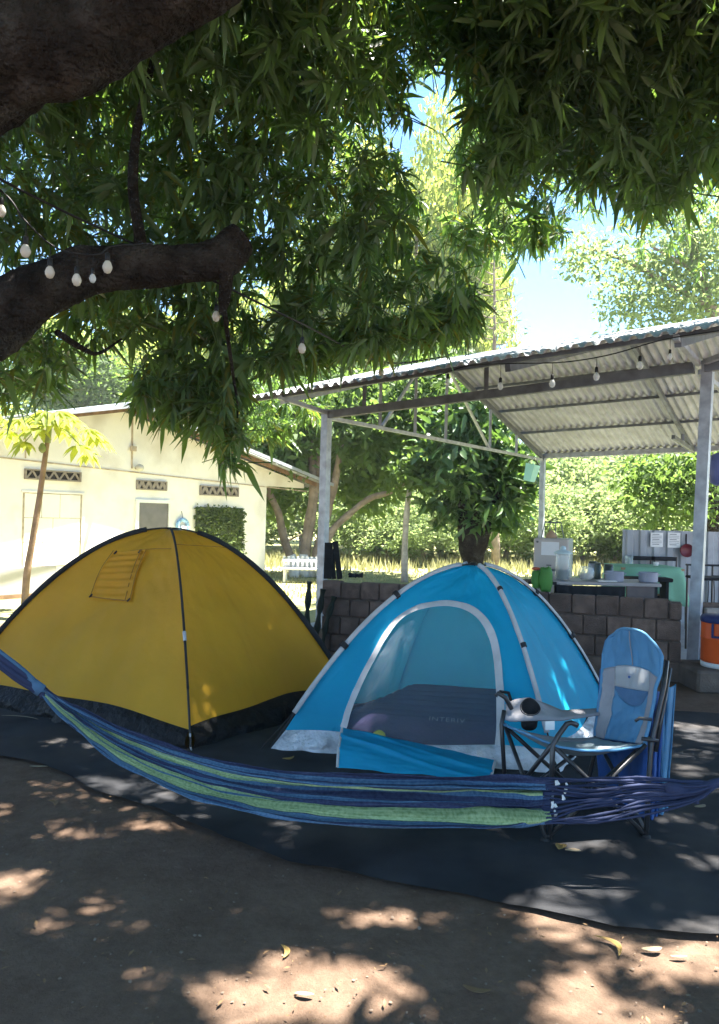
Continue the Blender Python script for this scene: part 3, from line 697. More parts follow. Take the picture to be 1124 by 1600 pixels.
# tall dry grass in the field: nobody could count it
V_, T_ = [], []; off = 0
r_ = np.random.default_rng(8); n = 16000
y = r_.uniform(13.5, 30, n); x = r_.uniform(-.35, .62, n) * y; hgt = np.where(y > 21, r_.uniform(.08, .4, n), r_.uniform(.03, .1, n)); a = r_.uniform(0, 6.28, n)
keepm = ~((x > -.5) & (y < 17.5) & (x < 11) )
x, y, hgt, a = x[keepm], y[keepm], hgt[keepm], a[keepm]; n = len(x)
w = .02 + hgt * .05
b = np.stack([x, y, np.full(n, -.02)], 1); dx = np.stack([np.cos(a) * w, np.sin(a) * w, np.zeros(n)], 1)
tip = b + np.stack([r_.normal(0, .25, n) * hgt, r_.normal(0, .25, n) * hgt, hgt], 1)
V = np.stack([b - dx, b + dx, tip], 1).reshape(-1, 3); T = np.arange(n * 3).reshape(-1, 3)
o = link('field_grass', np_mesh('field_grass', V, T), MT['grass']); o['kind'] = 'stuff'; o['label'] = 'tall dry yellow grass of the sunny field'; o['category'] = 'grass'

# white slatted bench by the limewashed tree
p = at(475, 893, 17.2); t = thing('garden_bench', (p[0], p[1], 0), 'white slatted bench in front of the whitewashed tree feet', 'bench')
for k in range(9):
    m = MB(); q = at(444 + k * 7.2, 885, 17.2); m.box((q[0], q[1], .4), (.055, .02, .32)); part('slat', m, MT['lime'], t)
m = MB(); l = at(441, 888, 17.18); r2 = at(503, 890, 17.18); m.bar([l[0], l[1] - .03, .47], [r2[0], r2[1] - .03, .47], .05, .06); part('rail', m, MT['white'], t)
m = MB(); m.box((p[0], p[1] - .22, .3), (.9, .36, .03)); part('seat', m, MT['lime'], t)
for q in (-.4, .4):
    m = MB(); m.box((p[0] + q, p[1] - .36, .15), (.05, .05, .3)); part('leg', m, MT['lime'], t)
    m = MB(); m.box((p[0] + q, p[1] + .02, .2), (.05, .05, .4)); part('leg', m, MT['lime'], t)

# ================================================================== the house
P0 = np.array([-5.85, 12.5, 0.0]); DW = nrm([3.72, 4.9, 0]); DN = np.array([DW[1], -DW[0], 0.0]); DZ = np.array([0, 0, 1.0])
def wz(px, py):
    d = ray(px, py); t = ((P0 - CAM) @ DN) / (d @ DN); q = CAM + d * t - P0; return q @ DW, q[2]
def hp(w, z, d=0.0): return P0 + DW * w + DN * d + DZ * z
HX = (DW, DN, DZ)
house = thing('house', hp(2.3, 0, -2.5), 'low cream plastered house with a shallow metal gable roof behind the yellow tent', 'house')
wr, _ = wz(416, 800); wt, zt = wz(475, 763); wl = -4.2; wridge, zr = wz(192, 640)
_, zporch = wz(430, 760)
def roofz(w): return zr - .215 * abs(w - wridge)
def prism(mb, outline, d0, d1):
    n = len(outline); a = [mb.vert(hp(w, z, d0)) for w, z in outline]; b = [mb.vert(hp(w, z, d1)) for w, z in outline]
    mb.face(*a); mb.face(*b[::-1])
    for k in range(n): mb.face(a[k], b[k], b[(k + 1) % n], a[(k + 1) % n])
m = MB(); prism(m, [(wl, -.03), (wr, -.03), (wr, zporch), (wt, zporch), (wt, roofz(wt) - .03), (wridge, zr - .03), (wl, roofz(wl) - .03)], 0, -.15); part('front_wall', m, MT['wallp'], house)
m = MB(); m.box(hp(wr - .075, zporch / 2, -3.15), (.15, 6.0, zporch), HX); m.box(hp(wl + .075, 1.0, -3.15), (.15, 6.0, 2.0), HX); m.box(hp((wl + wr) / 2, 1.1, -6.1), (wr - wl - .3, .15, 2.2), HX); part('side_wall', m, MT['wallp'], house)
wre = wz(501, 749)[0]
def rsheet(wa, wb, da, db):
    mb = MB(); nw = max(4, int(abs(wb - wa) / .04))
    mb.grid(lambda u, v: hp(wa + (wb - wa) * v, roofz(wa + (wb - wa) * v) + .05 + .012 * math.cos((da + (db - da) * u) * 2 * math.pi / .12), da + (db - da) * u), max(6, int(abs(db - da) / .02)), 6)
    return mb
for da in np.arange(-6.3, .42, .84):
    part('roof_sheet', rsheet(wridge, wre, da + .84, da), MT['zinc'], house, solid=.004)
    part('roof_sheet', rsheet(wridge, wl - .5, da + .84, da), MT['zinc'], house, solid=.004)
for s, wa, wb in ((1, wridge, wre - .02), (-1, wridge, wl - .4)):
    m = MB(); a = hp(wa, roofz(wa) - .0, .22); b = hp(wb, roofz(wb) - .0, .22); m.bar(a, b, .04, .09); part('rafter', m, MT['rust'], house)
    m = MB(); a = hp(wa, roofz(wa) + .05, .57); b = hp(wb, roofz(wb) + .05, .57); m.bar(a, b, .025, .07); part('verge_trim', m, MT['zinc'], house)
m = MB()
for q in (.12, .8): m.tube([hp(wridge, zr + .075, .57), hp(wridge, zr + .075, -6.3)], .05, 8); break
part('ridge_cap', m, MT['zinc'], house)
def wstrip(a, b, wd, dep, mat, name, up_=.0):
    (w1, z1), (w2, z2) = wz(*a), wz(*b); mb = MB(); p, q = hp(w1, z1, dep / 2), hp(w2, z2, dep / 2); mb.bar(p, q, dep, wd, up=DN if False else (0, 0, 1)) if abs(w1 - w2) > .05 else mb.bar(p, q, wd, dep, up=DN)
    return part(name, mb, mat, house)
wstrip((-150, 698), (480, 768), .022, .012, MT['joint'], 'wall_joint')
wstrip((40, 672), (40, 716), .02, .008, MT['joint'], 'wall_joint')
wstrip((207, 650), (206, 732), .025, .02, MT['joint'], 'conduit')
def wrect(x0, y0, x1, y1):
    (a, z1), (b, z0) = wz(x0, y0), wz(x1, y1); zt_ = (wz(x0, y0)[1] + wz(x1, y0)[1]) / 2; zb = (wz(x0, y1)[1] + wz(x1, y1)[1]) / 2
    return a, b, zb, zt_
def wbox(mb, a, b, z0, z1, d0, d1): mb.box(hp((a + b) / 2, (z0 + z1) / 2, (d0 + d1) / 2), (abs(b - a), abs(d1 - d0), abs(z1 - z0)), HX)
m = MB(); a, b, z0, z1 = wrect(203, 697, 211, 705); wbox(m, a, b, z0, z1, .022, .06); part('junction_box', m, MT['joint'], house)
m = MB(); m.lathe(hp(*wz(213, 731), .0), [(.03, 0), (.05, .05), (.075, .1), (.06, .16), (.02, .19)], 12, DN); part('wall_lamp', m, MT['bulb'], house, smooth=True)
# decorative vent blocks
for (x0, y0, x1, y1), nn, deep in (((38, 735, 126, 751), 5, 1), ((213, 751, 260, 766), 4, 0), ((312, 760, 372, 775), 5, 0)):
    a, b, z0, z1 = wrect(x0, y0, x1, y1); h = z1 - z0; m = MB(); wbox(m, a, b, z0, z1, .002, .008); v = part('vent', m, MT['darkin'], house)  # flat dark sheet on the solid wall, coloured as shade inside the openings
    m = MB()
    for (aa, bb, c0, c1) in ((a, b, z1 - .025, z1), (a, b, z0, z0 + .025), (a, a + .03, z0 + .025, z1 - .025), (b - .03, b, z0 + .025, z1 - .025)): wbox(m, aa, bb, c0, c1, .008, .035)
    part('vent_frame', m, MT['latt'], v)
    st = (b - a - .06) / nn
    for k in range(nn):
        wa = a + .03 + st * k; m = MB()
        m.bar(hp(wa + .012, z0 + .03, .02), hp(wa + st / 2, z1 - .03, .02), .02, .03 if deep else .06); m.bar(hp(wa + st / 2 + .012, z1 - .032, .021), hp(wa + st - .012, z0 + .032, .021), .02, .03 if deep else .06)
        part('vent_block', m, MT['latt'], v)
# blocked-up doorway of plastered blocks
a, b, z0, z1 = wrect(36, 771, 125, 885); dd = MB(); wbox(dd, a, b, z0, z1, .001, .004); door = part('blocked_doorway', dd, MT['joint'], house)
rows = 3; hh = (z1 - z0 - .02) / rows
for j in range(rows):
    cuts = [[0, .33, .68, 1], [0, .5, 1], [0, .3, .62, 1]][j]
    for k in range(len(cuts) - 1):
        m = MB(); wbox(m, a + .025 + (b - a - .05) * cuts[k] + .006, a + .025 + (b - a - .05) * cuts[k + 1] - .006, z0 + .01 + hh * j + .005, z0 + .01 + hh * (j + 1) - .005, .004, .012 + .003 * ((j + k) % 2)); part('wall_block', m, MT['wallp'], door)
m = MB(); wbox(m, b, b + .05, z0, z1, .0, .03); wbox(m, a - .03, b + .05, z1, z1 + .03, .0, .025); part('door_trim', m, MT['wallp'], door)
a, b, z0, z1 = wrect(-90, 888, 85, 942); m = MB(); wbox(m, a, b, .06, z1, .0, .035); part('lower_panel', m, MT['plinth'], house)
m = MB(); wbox(m, wl, wr, -.02, .055, .0, .05); part('plinth', m, MT['rust'], house)
# framed window with dark pane, artificial hedge panel, ribbon wreath
a, b, z0, z1 = wrect(216, 786, 261, 850); m = MB(); wbox(m, a, b, z0, z1, .001, .012); win = part('window', m, MT['pane'], house)
m = MB()
for (aa, bb, c0, c1) in ((a - .07, b + .03, z1, z1 + .06), (a - .07, a, z0, z1), (b, b + .03, z0, z1), (a - .07, b + .03, z0 - .05, z0)): wbox(m, aa, bb, c0, c1, .001, .045)
part('window_frame', m, MT['white'], win)
a, b, z0, z1 = wrect(306, 793, 377, 880); hg = MB(); wbox(hg, a, b, z0, z1, .001, .02)
hedge = part('hedge_panel', hg, MT['hedge'], house)
tem = [clump_template(900 + k, 14, .05, .07, .6) for k in range(3)]; r_ = np.random.default_rng(3)
pp = [hp(r_.uniform(a, b), r_.uniform(z0, z1), .04) - wpos(hedge) for _ in range(520)]
V, T = scatter(tem, pp, 4, .7, 1.1, 1.0); o = link('hedge_leaves', np_mesh('hedge_leaves', V, T), MT['hedge'], hedge); o['kind'] = 'stuff'
w_, z_ = wz(283, 822); c_ = hp(w_, z_, .05); t = thing('ribbon_wreath', c_, 'small blue and white ribbon wreath hanging on the house wall between window and hedge panel', 'wreath')
m = MB(); m.tube([c_ + DW * math.cos(q) * .13 + DZ * math.sin(q) * .13 for q in np.linspace(0, 6.283, 25)], .04, 8); part('ring', m, MT['wreathb'], t, smooth=True)
m = MB(); m.tube([c_ + DZ * .16, c_ + DZ * .3 - DN * .04], .006, 5); part('loop', m, MT['cable'], t)
m = MB(); m.box(c_ + DN * .03 - DZ * .05, (.12, .05, .1), HX); part('bow', m, MT['white'], t, bevel=.01)

# papaya in front of the house
pb = gnd(38, 955); pth = [pb - [0, 0, .03], at(42, 900, pb[1]), at(50, 850, pb[1]), at(60, 790, pb[1]), at(70, 720, pb[1]), at(75, 685, pb[1]), at(77, 668, pb[1])]
t = thing('papaya_tree', pb, 'young papaya tree with thin leaning stem and bright yellow-green leaves in front of the house', 'tree')
sp_ = smooth_path(pth, 30); m = MB(); m.tube(sp_, [.055 - .025 * i / 30 for i in range(31)], 9, wob=.1); part('trunk', m, MT['papstem'], t, smooth=True)
m = MB(); m.tube([at(74, 692, pb[1]), at(78, 660, pb[1])], [.05, .04], 8); part('stem_tip', m, MT['papgreen'], t, smooth=True)
m = MB(); q = at(69, 702, pb[1]) + [0, -.06, 0]; m.lathe(q - [0, 0, .06], [(.01, 0), (.045, .03), (.055, .07), (.03, .13), (.008, .15)], 10); part('fruit', m, MT['papgreen'], t, smooth=True)
top = at(78, 663, pb[1]); r_ = np.random.default_rng(12)
tips = [(-40, 680), (5, 655), (15, 672), (30, 655), (50, 650), (70, 642), (95, 642), (115, 655), (140, 670), (150, 680), (125, 695), (136, 708), (105, 672), (85, 655), (-10, 645), (60, 668), (40, 690)]
for k, (tx, ty) in enumerate(tips):
    e = at(tx, ty, pb[1] + r_.uniform(-.5, .5)); mid = lerp(top, e, .5) + [0, 0, .07]
    m = MB(); m.tube(smooth_path([top, mid, e], 6), [.012, .011, .01, .01, .009, .008, .007], 5); lf = part('leaf', m, MT['papgreen'], t)
    out = nrm([e[0] - top[0], e[1] - top[1], 0]); sd = np.array([-out[1], out[0], 0]); m = MB(); sz = r_.uniform(.26, .36)
    for a_ in np.linspace(-2.2, 2.2, 9):
        d = nrm(out * math.cos(a_) + sd * math.sin(a_) + np.array([0, 0, -.45 + .2 * r_.normal()])); L = sz * (1 - .12 * abs(a_))
        V, T = leaf_tris(e, d, L, L * .42, .35, DZ); b_ = len(m.v)
        for v in V: m.vert(v)
        for f in T: m.face(*(b_ + f))
    part('blade', m, MT['papleaf'], lf)
# ================================================================== shelter
Apx, Bpx = (1107, 568), (511, 645)
AY, BY = 7.6, 10.3
A0 = at(1088, 800, AY); A0[2] = 0; B0 = at(506, 800, BY); B0[2] = 0
E1 = nrm(A0 - B0); E2 = np.array([-E1[1], E1[0], 0]); SPAN = np.linalg.norm(A0 - B0)
zB = at(511, 645, BY)[2]; zA = at(1100, 570, AY)[2]; DEPTH = 7.6
def sz_(k): return (zA - zB) * k / SPAN
def sp(k, q, z): return B0 + E1 * k + E2 * q + DZ * (z + sz_(k) * (1 - .55 * max(0, min(1, q / DEPTH))))
ZBK = 2.83; zEV = zB + .10; QR = 3.3; ZR = zB + 1.30
def rz(q):                                   # underside of the roof above the post-top line
    return zEV + (ZR - zEV) * (q + 1.0) / (QR + 1.0) if q <= QR else ZR + (ZBK + .1 - ZR) * (q - QR) / (DEPTH - QR)
SH = thing('metal_shelter', (B0 + A0) / 2, 'open metal shelter with a corrugated gable roof on slim steel posts at the right', 'shelter')
KR = SPAN + 2.6
# posts (each leans a little as in the photograph)
Atop = at(1107, 566, AY); m = MB(); m.bar(A0 - DZ * .02, Atop, .105, .105, up=E2); part('post', m, MT['galv'], SH)
Btop = at(511, 640, BY); m = MB(); m.bar(B0 - DZ * .02, Btop, .105, .105, up=E2); part('post', m, MT['galv'], SH)
C0 = sp(0, DEPTH, 0); C0[2] = 0; Ct = sp(0, DEPTH, ZBK); m = MB(); m.bar(C0 + E1 * .0, Ct, .1, .1, up=E2); part('post', m, MT['galv'], SH)
D0 = sp(SPAN, DEPTH, 0); D0[2] = 0; m = MB(); m.bar(D0, sp(SPAN, DEPTH, ZBK), .1, .1, up=E2); part('post', m, MT['galv'], SH)
def beam(a, b, w, h, mat='galv', name='beam'):
    m = MB(); m.bar(a, b, w, h); part(name, m, MT[mat], SH)
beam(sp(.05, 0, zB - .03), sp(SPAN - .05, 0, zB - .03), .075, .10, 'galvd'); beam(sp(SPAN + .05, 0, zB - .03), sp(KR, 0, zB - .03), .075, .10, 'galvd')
beam(sp(-.05, DEPTH, ZBK + .05), sp(KR, DEPTH, ZBK + .05), .08, .10)
# gable trusses at both ends and one between
for k in (0.0, 3.03, SPAN):
    big = k != 0
    if k != 3.03: beam(sp(k, .06, zB - .06 if not big else zB - .06), sp(k, DEPTH - .06, ZBK - .03), .05, .05, 'galv', 'tie_beam')
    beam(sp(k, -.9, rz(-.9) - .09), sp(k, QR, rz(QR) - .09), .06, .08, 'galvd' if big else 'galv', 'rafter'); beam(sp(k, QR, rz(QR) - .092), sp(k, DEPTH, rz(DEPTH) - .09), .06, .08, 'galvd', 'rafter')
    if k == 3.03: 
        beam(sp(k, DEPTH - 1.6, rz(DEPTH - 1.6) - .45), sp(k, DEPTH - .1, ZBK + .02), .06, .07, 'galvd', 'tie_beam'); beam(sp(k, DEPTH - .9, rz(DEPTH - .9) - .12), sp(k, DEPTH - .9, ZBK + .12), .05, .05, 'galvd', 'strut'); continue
    tz = lambda q: (zB - .06) + (ZBK - zB + .03) * q / DEPTH
    for q in (1.3, 2.3, 3.3, 5.0, 6.2): beam(sp(k, q, tz(q) + .027), sp(k, q, rz(q) - .132), .045, .045, 'galv', 'strut')
    beam(sp(k, 1.36, tz(1.3) + .03), sp(k, 2.25, rz(2.25) - .13), .04, .04, 'galv', 'brace'); beam(sp(k, 3.36, rz(3.36) - .14), sp(k, 4.95, tz(4.95) + .03), .04, .04, 'galv', 'brace')
# eave brackets and the short posts between the beam and the eave
for k in (0.02, SPAN): beam(sp(k, -.06, zB + .0), sp(k, -.98, zEV - .03), .05, .05, 'galv', 'bracket')
beam(sp(SPAN + .06, -.05, zB + .01), sp(SPAN + 1.2, -.98, zEV - .04), .05, .05, 'galv', 'bracket')
for k in (.62, 2.35): beam(sp(k, 0, zB + .025), sp(k, 0, rz(0) - .03), .05, .05, 'galvd', 'strut')
# purlins
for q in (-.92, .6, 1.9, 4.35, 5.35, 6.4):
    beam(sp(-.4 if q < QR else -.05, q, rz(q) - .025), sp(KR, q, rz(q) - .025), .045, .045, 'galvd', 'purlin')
# corrugated sheets, one object each
def sheet(k0, k1, q0, q1, lift):
    mb = MB(); nk = int((k1 - k0) / .0135); nq = 5
    def fn(u, v):
        k = k0 + (k1 - k0) * u; q = q0 + (q1 - q0) * v; c = math.cos(k * 2 * math.pi / .135); c = max(-.6, min(.6, c)) / .6
        return sp(k, q, rz(q) + .022 + .02 * c + lift + .012 * fbm((k, q, 1), .8))
    mb.grid(fn, nk, nq); return mb
sheets = []
w = .836
kk = -.5; i = 0
while kk < KR - .1:
    part('roof_sheet', sheet(kk, min(kk + w + .05, KR + .3), -1.05, QR + .05, .004 * (i % 2)), MT['zinc'], SH, solid=.0025)
    part('roof_sheet', sheet(max(kk, -.12), min(kk + w + .05, KR + .3), QR - .02, DEPTH + .35, .004 * (i % 2)), MT['zinc'], SH, solid=.0025)
    kk += w; i += 1
m = MB(); m.grid(lambda u, v: sp(-.3 + (KR + .3) * u, QR + (v - .5) * .5, rz(QR + (v - .5) * .5) + .045 - (.0 if abs(v - .5) < .3 else .005)), 30, 4); part('ridge_cap', m, MT['zinc'], SH, solid=.003)

# ------------------------------------------------------------------ block wall below the shelter
WA = gnd(1072, 800 + 18 + 1.5 * F / 7.3); WA = at(1070, 800, 7.3); WA[2] = 0; WB = at(507, 800, 8.6); WB[2] = 0
WD = nrm(WA - WB); WLEN = np.linalg.norm(WA - WB); WN = np.array([WD[1], -WD[0], 0]); WX = (WD, WN, DZ)
wall = thing('block_wall', (WA + WB) / 2, 'low wall of unplastered dark grey-brown concrete blocks behind the tents', 'wall')
ztop = .78; H_B = .2; L_B = .225
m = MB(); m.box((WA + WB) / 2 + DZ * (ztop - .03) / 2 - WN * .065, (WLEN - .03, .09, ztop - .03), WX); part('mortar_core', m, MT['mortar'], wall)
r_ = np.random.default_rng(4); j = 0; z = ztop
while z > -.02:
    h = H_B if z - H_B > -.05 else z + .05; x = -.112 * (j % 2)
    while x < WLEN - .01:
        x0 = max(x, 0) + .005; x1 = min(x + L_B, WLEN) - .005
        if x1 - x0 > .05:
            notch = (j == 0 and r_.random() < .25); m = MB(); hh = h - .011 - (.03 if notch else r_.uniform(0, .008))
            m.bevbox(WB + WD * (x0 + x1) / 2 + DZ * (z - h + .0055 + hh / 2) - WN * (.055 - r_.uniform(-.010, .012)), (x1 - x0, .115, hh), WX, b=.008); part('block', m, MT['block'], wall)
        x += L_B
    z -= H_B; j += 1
# right stretch of wall with the cement step
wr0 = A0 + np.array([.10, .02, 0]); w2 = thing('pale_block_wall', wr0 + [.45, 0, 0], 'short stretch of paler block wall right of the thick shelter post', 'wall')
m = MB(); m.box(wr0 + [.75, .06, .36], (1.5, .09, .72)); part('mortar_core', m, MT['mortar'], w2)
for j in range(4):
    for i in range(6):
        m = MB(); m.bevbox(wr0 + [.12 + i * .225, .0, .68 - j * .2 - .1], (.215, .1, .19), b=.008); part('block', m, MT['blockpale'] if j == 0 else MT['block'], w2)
stp = at(1086, 1060, 6.95); m = MB(); m.bevbox((stp[0] + .9, 7.2, .08), (1.8, .62, .2), b=.02)
solo('cement_step', m, MT['cement'], (stp[0] + .9, 7.2, -.02), 'rough brown cement step under the orange cooler at the right edge', 'step')
m = MB(); r_ = np.random.default_rng(2)
b_ = A0 + np.array([-.02, -.02, 0])
m.lathe(b_ - DZ * .02, [(.17, 0), (.15, .05), (.1, .1), (.065, .13)], 12); part('footing', m, MT['cement'], SH, smooth=True)

# ------------------------------------------------------------------ kitchen things under the shelter
def yx(px, Y): return at(px, 810, Y)[0]
# fridge
Yf = 9.6; xf0, xf1 = yx(836, Yf), yx(881, Yf); zt_ = at(858, 841, Yf)[2]; fx = nrm([1, .12, 0]); fy = np.array([-fx[1], fx[0], 0]); FX = (fx, fy, DZ)
fw = xf1 - xf0; fc = np.array([xf0, Yf, 0]) + fx * fw / 2 + fy * .3
FXR = np.array([-.0, 0, 0])
# turned so that its right side shows
fa = -R(24); fx = np.array([math.cos(fa), math.sin(fa), 0]); fy = np.array([-fx[1], fx[0], 0]); fx, fy = np.array([math.cos(R(-28)), -math.sin(R(-28)), 0]) * 1.0, None
fx = np.array([math.cos(R(-32)), math.sin(R(-32)), 0]); fy = np.array([-fx[1], fx[0], 0])
fx = np.array([.93, -.36, 0]); fx = nrm(fx); fy = np.array([-fx[1], fx[0], 0]); FX = (fx, fy, DZ)
p0 = at(836, 810, Yf); p0[2] = 0; fw = .42; fc = p0 + fx * fw / 2 + fy * .26
fr = thing('fridge', fc, 'small beige refrigerator with a paper notice taped to its door', 'refrigerator')
m = MB(); m.bevbox(fc + DZ * (zt_ / 2 + .02), (fw, .5, zt_ - .04), FX, b=.012); part('cabinet', m, MT['fridgeg'], fr)
zs = at(858, 888, Yf)[2]
m = MB(); m.bevbox(fc - fy * .275 + DZ * (zs + zt_) / 2, (fw, .045, zt_ - zs), FX, b=.012); dr = part('freezer_door', m, MT['fridge'], fr)
m = MB(); m.bevbox(fc - fy * .275 + DZ * (zs - .03 + .06) / 2, (fw, .045, zs - .09), FX, b=.012); part('door', m, MT['fridge'], fr)
m = MB(); m.box(fc - fy * .262 + DZ * (zs - .015), (fw - .02, .03, .03), FX); part('seal', m, MT['fridged'], fr)
m = MB(); m.box(fc - fy * .302 - fx * .02 + DZ * (zs + .045), (.06, .008, .014), FX); part('badge', m, MT['fridged'], dr)
m = MB(); m.lathe(fc - fy * .299 - fx * (fw / 2 - .045) + DZ * (zt_ - .045), [(.014, 0), (.014, .01)], 10, -fy); part('hinge_cap', m, MT['fridged'], dr)
pz = zt_ - .125; m = MB(); m.box(fc - fy * .3005 - fx * .01 + DZ * pz, (.215, .004, .165), FX); solo('door_notice', m, MT['paper'], fc - fy * .30 - fx * .01 + DZ * pz, 'white paper notice taped to the beige fridge door', 'notice')
# wire stand and cloth bundle on top
q = fc + fx * -.02 + DZ * zt_; t = thing('wire_stand', q, 'small dark wire stand on top of the fridge', 'stand')
m = MB()
for s in (-1, -.3, .3, 1):
    m.tube([q + fx * s * .14, q + fx * s * .1 + DZ * .2], .006, 5)
part('legs', m, MT['galvd'], t); m = MB(); m.tube([q - fx * .1 + DZ * .2, q + fx * .1 + DZ * .2], .009, 6); part('top_bar', m, MT['galvd'], t)
m = MB(); m.lathe(q - fx * .0 - fy * .12, [(.07, 0), (.075, .02), (.05, .06), (.02, .09), (.004, .1)], 10); solo('clay_pot', m, MT['wood'], q - fy * .12, 'small brown cone-shaped pot on the fridge under the wire stand', 'pot', smooth=True)
# counter
Yc = 8.25; cx0, cx1 = yx(868, Yc), yx(1036, Yc); zc = at(950, 910, Yc)[2]
ct = thing('counter_table', ((cx0 + cx1) / 2, Yc + .3, 0), 'dark cloth-covered counter table just behind the block wall', 'table')
m = MB(); m.bevbox(((cx0 + cx1) / 2, Yc + .3, zc - .02), (cx1 - cx0, .62, .035), b=.006); part('table_top', m, MT['ctop'], ct)
xm = cx0 + (cx1 - cx0) * .66
m = MB(); m.grid(lambda u, v: (cx0 + .03 + (xm - cx0 - .03) * u, Yc - .012 + .012 * math.sin(u * 40) * v, zc - .04 - (.17 + .03 * math.sin(u * 9)) * v), 40, 6); part('skirt', m, MT['cblack'], ct, solid=.004)
m = MB(); m.box(((xm + cx1) / 2 - .02, Yc + .02, zc - .14), (cx1 - xm - .1, .03, .2)); part('end_panel', m, MT['cbrown'], ct)
for x in (cx0 + .05, cx1 - .05):
    for y in (Yc + .06, Yc + .54):
        m = MB(); m.box((x, y, (zc - .04) / 2), (.05, .05, zc - .04)); part('leg', m, MT['cblack'], ct)
# narrow black shelf with the glass jar on it
sx0, sx1 = yx(826, Yc - .05), yx(880, Yc - .05); zsf = at(850, 906, Yc)[2]
sh = thing('black_shelf', ((sx0 + sx1) / 2, Yc + .1, 0), 'narrow black shelf at the left end of the counter', 'shelf')
m = MB(); m.box(((sx0 + sx1) / 2 - .02, Yc + .12, zc - .022), (sx1 - sx0 - .06, .34, .03)); part('shelf_board', m, MT['cblack'], sh)
for q in (sx0 + .03, cx0 - .06):
    m = MB(); m.box((q, Yc + .15, (zc - .037) / 2), (.035, .035, zc - .037)); part('leg', m, MT['cblack'], sh)
def jar(px, label, prof, fillp, lid, nm, Y=Yc + .2, z0=None):
    c = at(px, 905, Y); c[2] = zc if z0 is None else z0; t = thing(nm, c, label, 'jar')
    m = MB(); m.lathe(c, prof, 20); part('glass', m, MT['glass'], t, smooth=True)
    for mat, pr in fillp: m = MB(); m.lathe(c, pr, 16); part('contents', m, MT[mat], t, smooth=True)
    if lid: 
        m = MB(); m.lathe(c, lid, 20); part('lid', m, MT['jarlid'], t, smooth=True)
jar(879, 'tall glass jar with a knobbed pale lid, dark pods inside, left on the counter', [(.07, .003), (.082, .02), (.082, .13), (.078, .25), (.085, .28), (.084, .282)],
    [('coffee', [(.07, .012), (.074, .03), (.074, .1), (.06, .11)]), ('candy', [(.06, .112), (.07, .125), (.066, .16), (.03, .175)])], [(.09, .284), (.1, .294), (.095, .305), (.05, .325), (.03, .335), (.034, .35), (.022, .37), (.005, .375)], 'glass_jar')
jar(916, 'round glass bowl of wrapped sweets between the tall jar and the flasks', [(.05, .003), (.075, .025), (.09, .075), (.082, .125), (.055, .155), (.053, .156)], [('candy', [(.04, .012), (.066, .03), (.075, .06), (.05, .08)])], None, 'sweets_bowl')
for px, h, r0, mt, lab, Y in ((934, .19, .035, 'steeld', 'slim dark green flask standing on the counter behind the round bowl', Yc + .42), (926, .2, .05, 'galv', 'squat grey steel canister half behind the round bowl', Yc + .5), (951, .17, .05, 'steeld', 'dark cup behind the left grey pot on the counter', Yc + .5)):
    c = at(px, 905, Y); c[2] = zc; t = thing('canister', c, lab, 'canister')
    m = MB(); m.lathe(c, [(r0 * .95, .002), (r0, .01), (r0, h * .85), (r0 * .9, h * .87)], 16); part('body', m, MT[mt], t, smooth=True)
    m = MB(); m.lathe(c, [(r0 * .93, h * .872), (r0 * .93, h * .97), (r0 * .6, h)], 16); part('lid', m, MT['steeld'], t, smooth=True)
for px, lab in ((960, 'left grey enamel pot on the counter beside the dark cup'), (1013, 'right grey enamel pot on the end of the counter before the mint tablecloth')):
    c = at(px, 905, Yc + .2); c[2] = zc; r0 = .1; t = thing('enamel_pot', c, lab, 'pot')
    m = MB(); m.lathe(c, [(r0 * .96, .002), (r0, .012), (r0 * 1.02, .1), (r0 * 1.05, .104), (r0 * 1.02, .108), (r0 * .97, .1), (r0 * .93, .02)], 24); part('body', m, MT['greypot'], t, smooth=True)
    m = MB()
    for s in (-1, 1): m.tube([c + np.array([s * r0 * 1.0, -.03, .08]), c + np.array([s * (r0 + .03), 0, .085]), c + np.array([s * r0 * 1.0, .03, .08])], .006, 5)
    part('handles', m, MT['greypot'], t)
c = at(948, 905, Yc + .1); c[2] = zc; m = MB(); m.bevbox(c + [0, 0, .007], (.2, .12, .012), b=.003); solo('paper_pad', m, MT['paper'], c, 'flat white pad lying on the counter in front of the flasks', 'pad')
# lime bags hanging by the shelf
for px, s, lab, cap in ((838, .7, 'yellow-lime bottle bag with a red cap at the left end of the black shelf', 1), (853, .95, 'bright lime-green plastic bag hanging below and above the black shelf', 0)):
    c = at(px, 906, Yc - .09 + (.04 if cap else 0)); t = thing('lime_bag', c, lab, 'bag')
    m = MB(); m.grid(lambda u, v: c + np.array([math.cos(u * 6.283) * (.05 + .025 * math.sin(v * 3.1)) * s * (1 + .2 * fbm((u * 3, v * 3, px), 2)), math.sin(u * 6.283) * .05 * s, (-.13 + .27 * v) * s + .02 * fbm((u * 4, v, 1), 3)]), 18, 8); part('sack', m, MT['limebag'], t, smooth=True, solid=.002)
    if cap: m = MB(); m.lathe(c + [-.005, -.0, .105], [(.03, 0), (.05, .012), (.04, .025), (.02, .03)], 12); part('cap', m, MT['redcap'], t, smooth=True)
